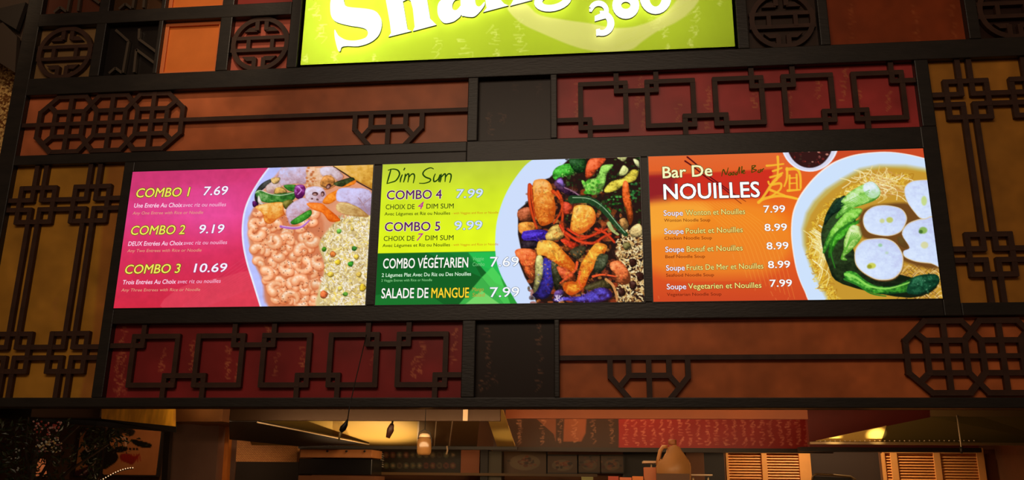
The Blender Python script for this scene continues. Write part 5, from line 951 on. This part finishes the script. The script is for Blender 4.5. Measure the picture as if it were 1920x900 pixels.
for i in range(900):
    u, v_ = r.uniform(-30, 140), r.uniform(786, 920)
    if u > 110 and r.random() < .6: continue
    leaf(bm, at(u, v_, r.uniform(.8, 1.25)), r.uniform(.012, .026))
for i in range(260): leaf(bm, at(r.gauss(172, 12), r.uniform(800, 905), r.uniform(1.1, 1.3)), r.uniform(.01, .022))
for i in range(150): leaf(bm, at(r.gauss(215, 18), r.uniform(802, 826)+abs(r.gauss(0, 12)), r.uniform(1.3, 1.5)), r.uniform(.012, .022))
stuff(put('foliage', fin(bm), LEAF, t))
for i, (P) in enumerate(([(.0, 1.5), (-.08, 1.75), (-.1, 1.95)], [(0, 1.55), (.12, 1.8), (.22, 1.9)], [(0, 1.45), (.2, 1.65), (.42, 1.8)])): tube('branch', [(p.x+a_, 1.02, z_) for a_, z_ in P], [.012, .009, .004], BK, t, 6)
# lit goods behind the tree, added as faintly glowing dots in its leaves
def cluster(u0, u1, v0, v1, n, cols, Y):
    for k, colr in enumerate(cols):
        bm = bm_new()
        for i in range(n):
            P_ = at(r.uniform(u0, u1), r.uniform(v0, v1), Y+r.uniform(0, .08)); bmesh.ops.create_icosphere(bm, subdivisions=1, radius=r.uniform(.003, .008), matrix=Matrix.Translation(P_))
        stuff(put('lit_goods', fin(bm, smooth=True), mat('lit_goods_dot_%d_%d_%d' % colr, colr, .5, emit=.06), t))
cluster(62, 114, 790, 815, 24, [(170, 56, 44), (190, 130, 110)], .85); cluster(66, 116, 820, 848, 22, [(206, 160, 96), (130, 76, 66), (200, 184, 150)], .85); cluster(8, 50, 840, 885, 9, [(150, 140, 120)], .85)
t = thing('orange_lampshade', 'small orange glowing shade behind the tree, lower left', 'lamp', at(74, 893, 1.7)); q = at(74, 893, 1.7); lathe('shade', q, [(.045, 0), (.018, .11)], mat('orange_shade', (206, 110, 60), .6, emit=.35), t, 16); tube('lamp_stem', [q, (q.x, q.y, q.z-.3)], .008, DARK, t)
t = thing('string_lights', 'arc of tiny warm fairy lights in front of the script poster', 'lights', at(222, 900, 1.6)); BULB = em((255, 206, 150), 1.1, 'bulb_glow')
L = [at(190+i*4.6, 902-24*math.sin(min(1.4, i/13*1.5)), 1.6) for i in range(14)]; tube('wire', L, .003, CORD, t)
for P_ in L: bm = bm_new(); bmesh.ops.create_icosphere(bm, subdivisions=1, radius=.004, matrix=Matrix.Translation(P_+Vector((0, -.006, .004)))); put('bulb', fin(bm, smooth=True), BULB, t)
# glitter wall beyond the facade's left end
G = bpy.data.materials.new('gold_glitter'); G.use_nodes = True; MATS['gold_glitter'] = G; g = G.node_tree; gb = g.nodes['Principled BSDF']; tc = g.nodes.new('ShaderNodeTexCoord'); vo = g.nodes.new('ShaderNodeTexVoronoi'); vo.inputs['Scale'].default_value = 90
rp = g.nodes.new('ShaderNodeValToRGB'); rp.color_ramp.elements[0].color = tuple(srgb((120, 70, 26)))+(1,); rp.color_ramp.elements[1].color = tuple(srgb((250, 206, 130)))+(1,); rp.color_ramp.elements[0].position = .2; rp.color_ramp.elements[1].position = .95
sep = g.nodes.new('ShaderNodeSeparateColor'); g.links.new(tc.outputs['Object'], vo.inputs['Vector']); g.links.new(vo.outputs['Color'], sep.inputs[0]); g.links.new(sep.outputs[0], rp.inputs[0]); g.links.new(rp.outputs[0], gb.inputs['Base Color']); gb.inputs['Metallic'].default_value = .6; gb.inputs['Roughness'].default_value = .4
bp = g.nodes.new('ShaderNodeBump'); bp.inputs['Strength'].default_value = 1; bp.inputs['Distance'].default_value = .02; g.links.new(sep.outputs[1], bp.inputs['Height']); g.links.new(bp.outputs[0], gb.inputs['Normal'])
struct(box('wall_left', -9.0, -3.46, .7, .8, 0, at(10, 118, .7).z, G))
struct(box('wall_left', -9.0, -3.46, .55, .8, at(10, 118, .7).z, 5.2, mat('brown_corner_wall', (50, 32, 18), .6, vary=.2)))
for k, (P) in enumerate(([at(-20, 20, .5), at(48, 4, .5), at(30, 55, .5), at(5, 40, .5)], [at(-40, 60, .5), at(5, 42, .5), at(32, 68, .5), at(28, 136, .5), at(-40, 92, .5)])):
    tag(plate('corner_board', P, .03, mat('corner_board_%d' % k, ((28, 18, 10), (44, 28, 15))[k], .5)), ('dark slanting board in the top left corner, upper of two', 'dark brown slanting board in the top left corner, lower of two')[k], 'board')
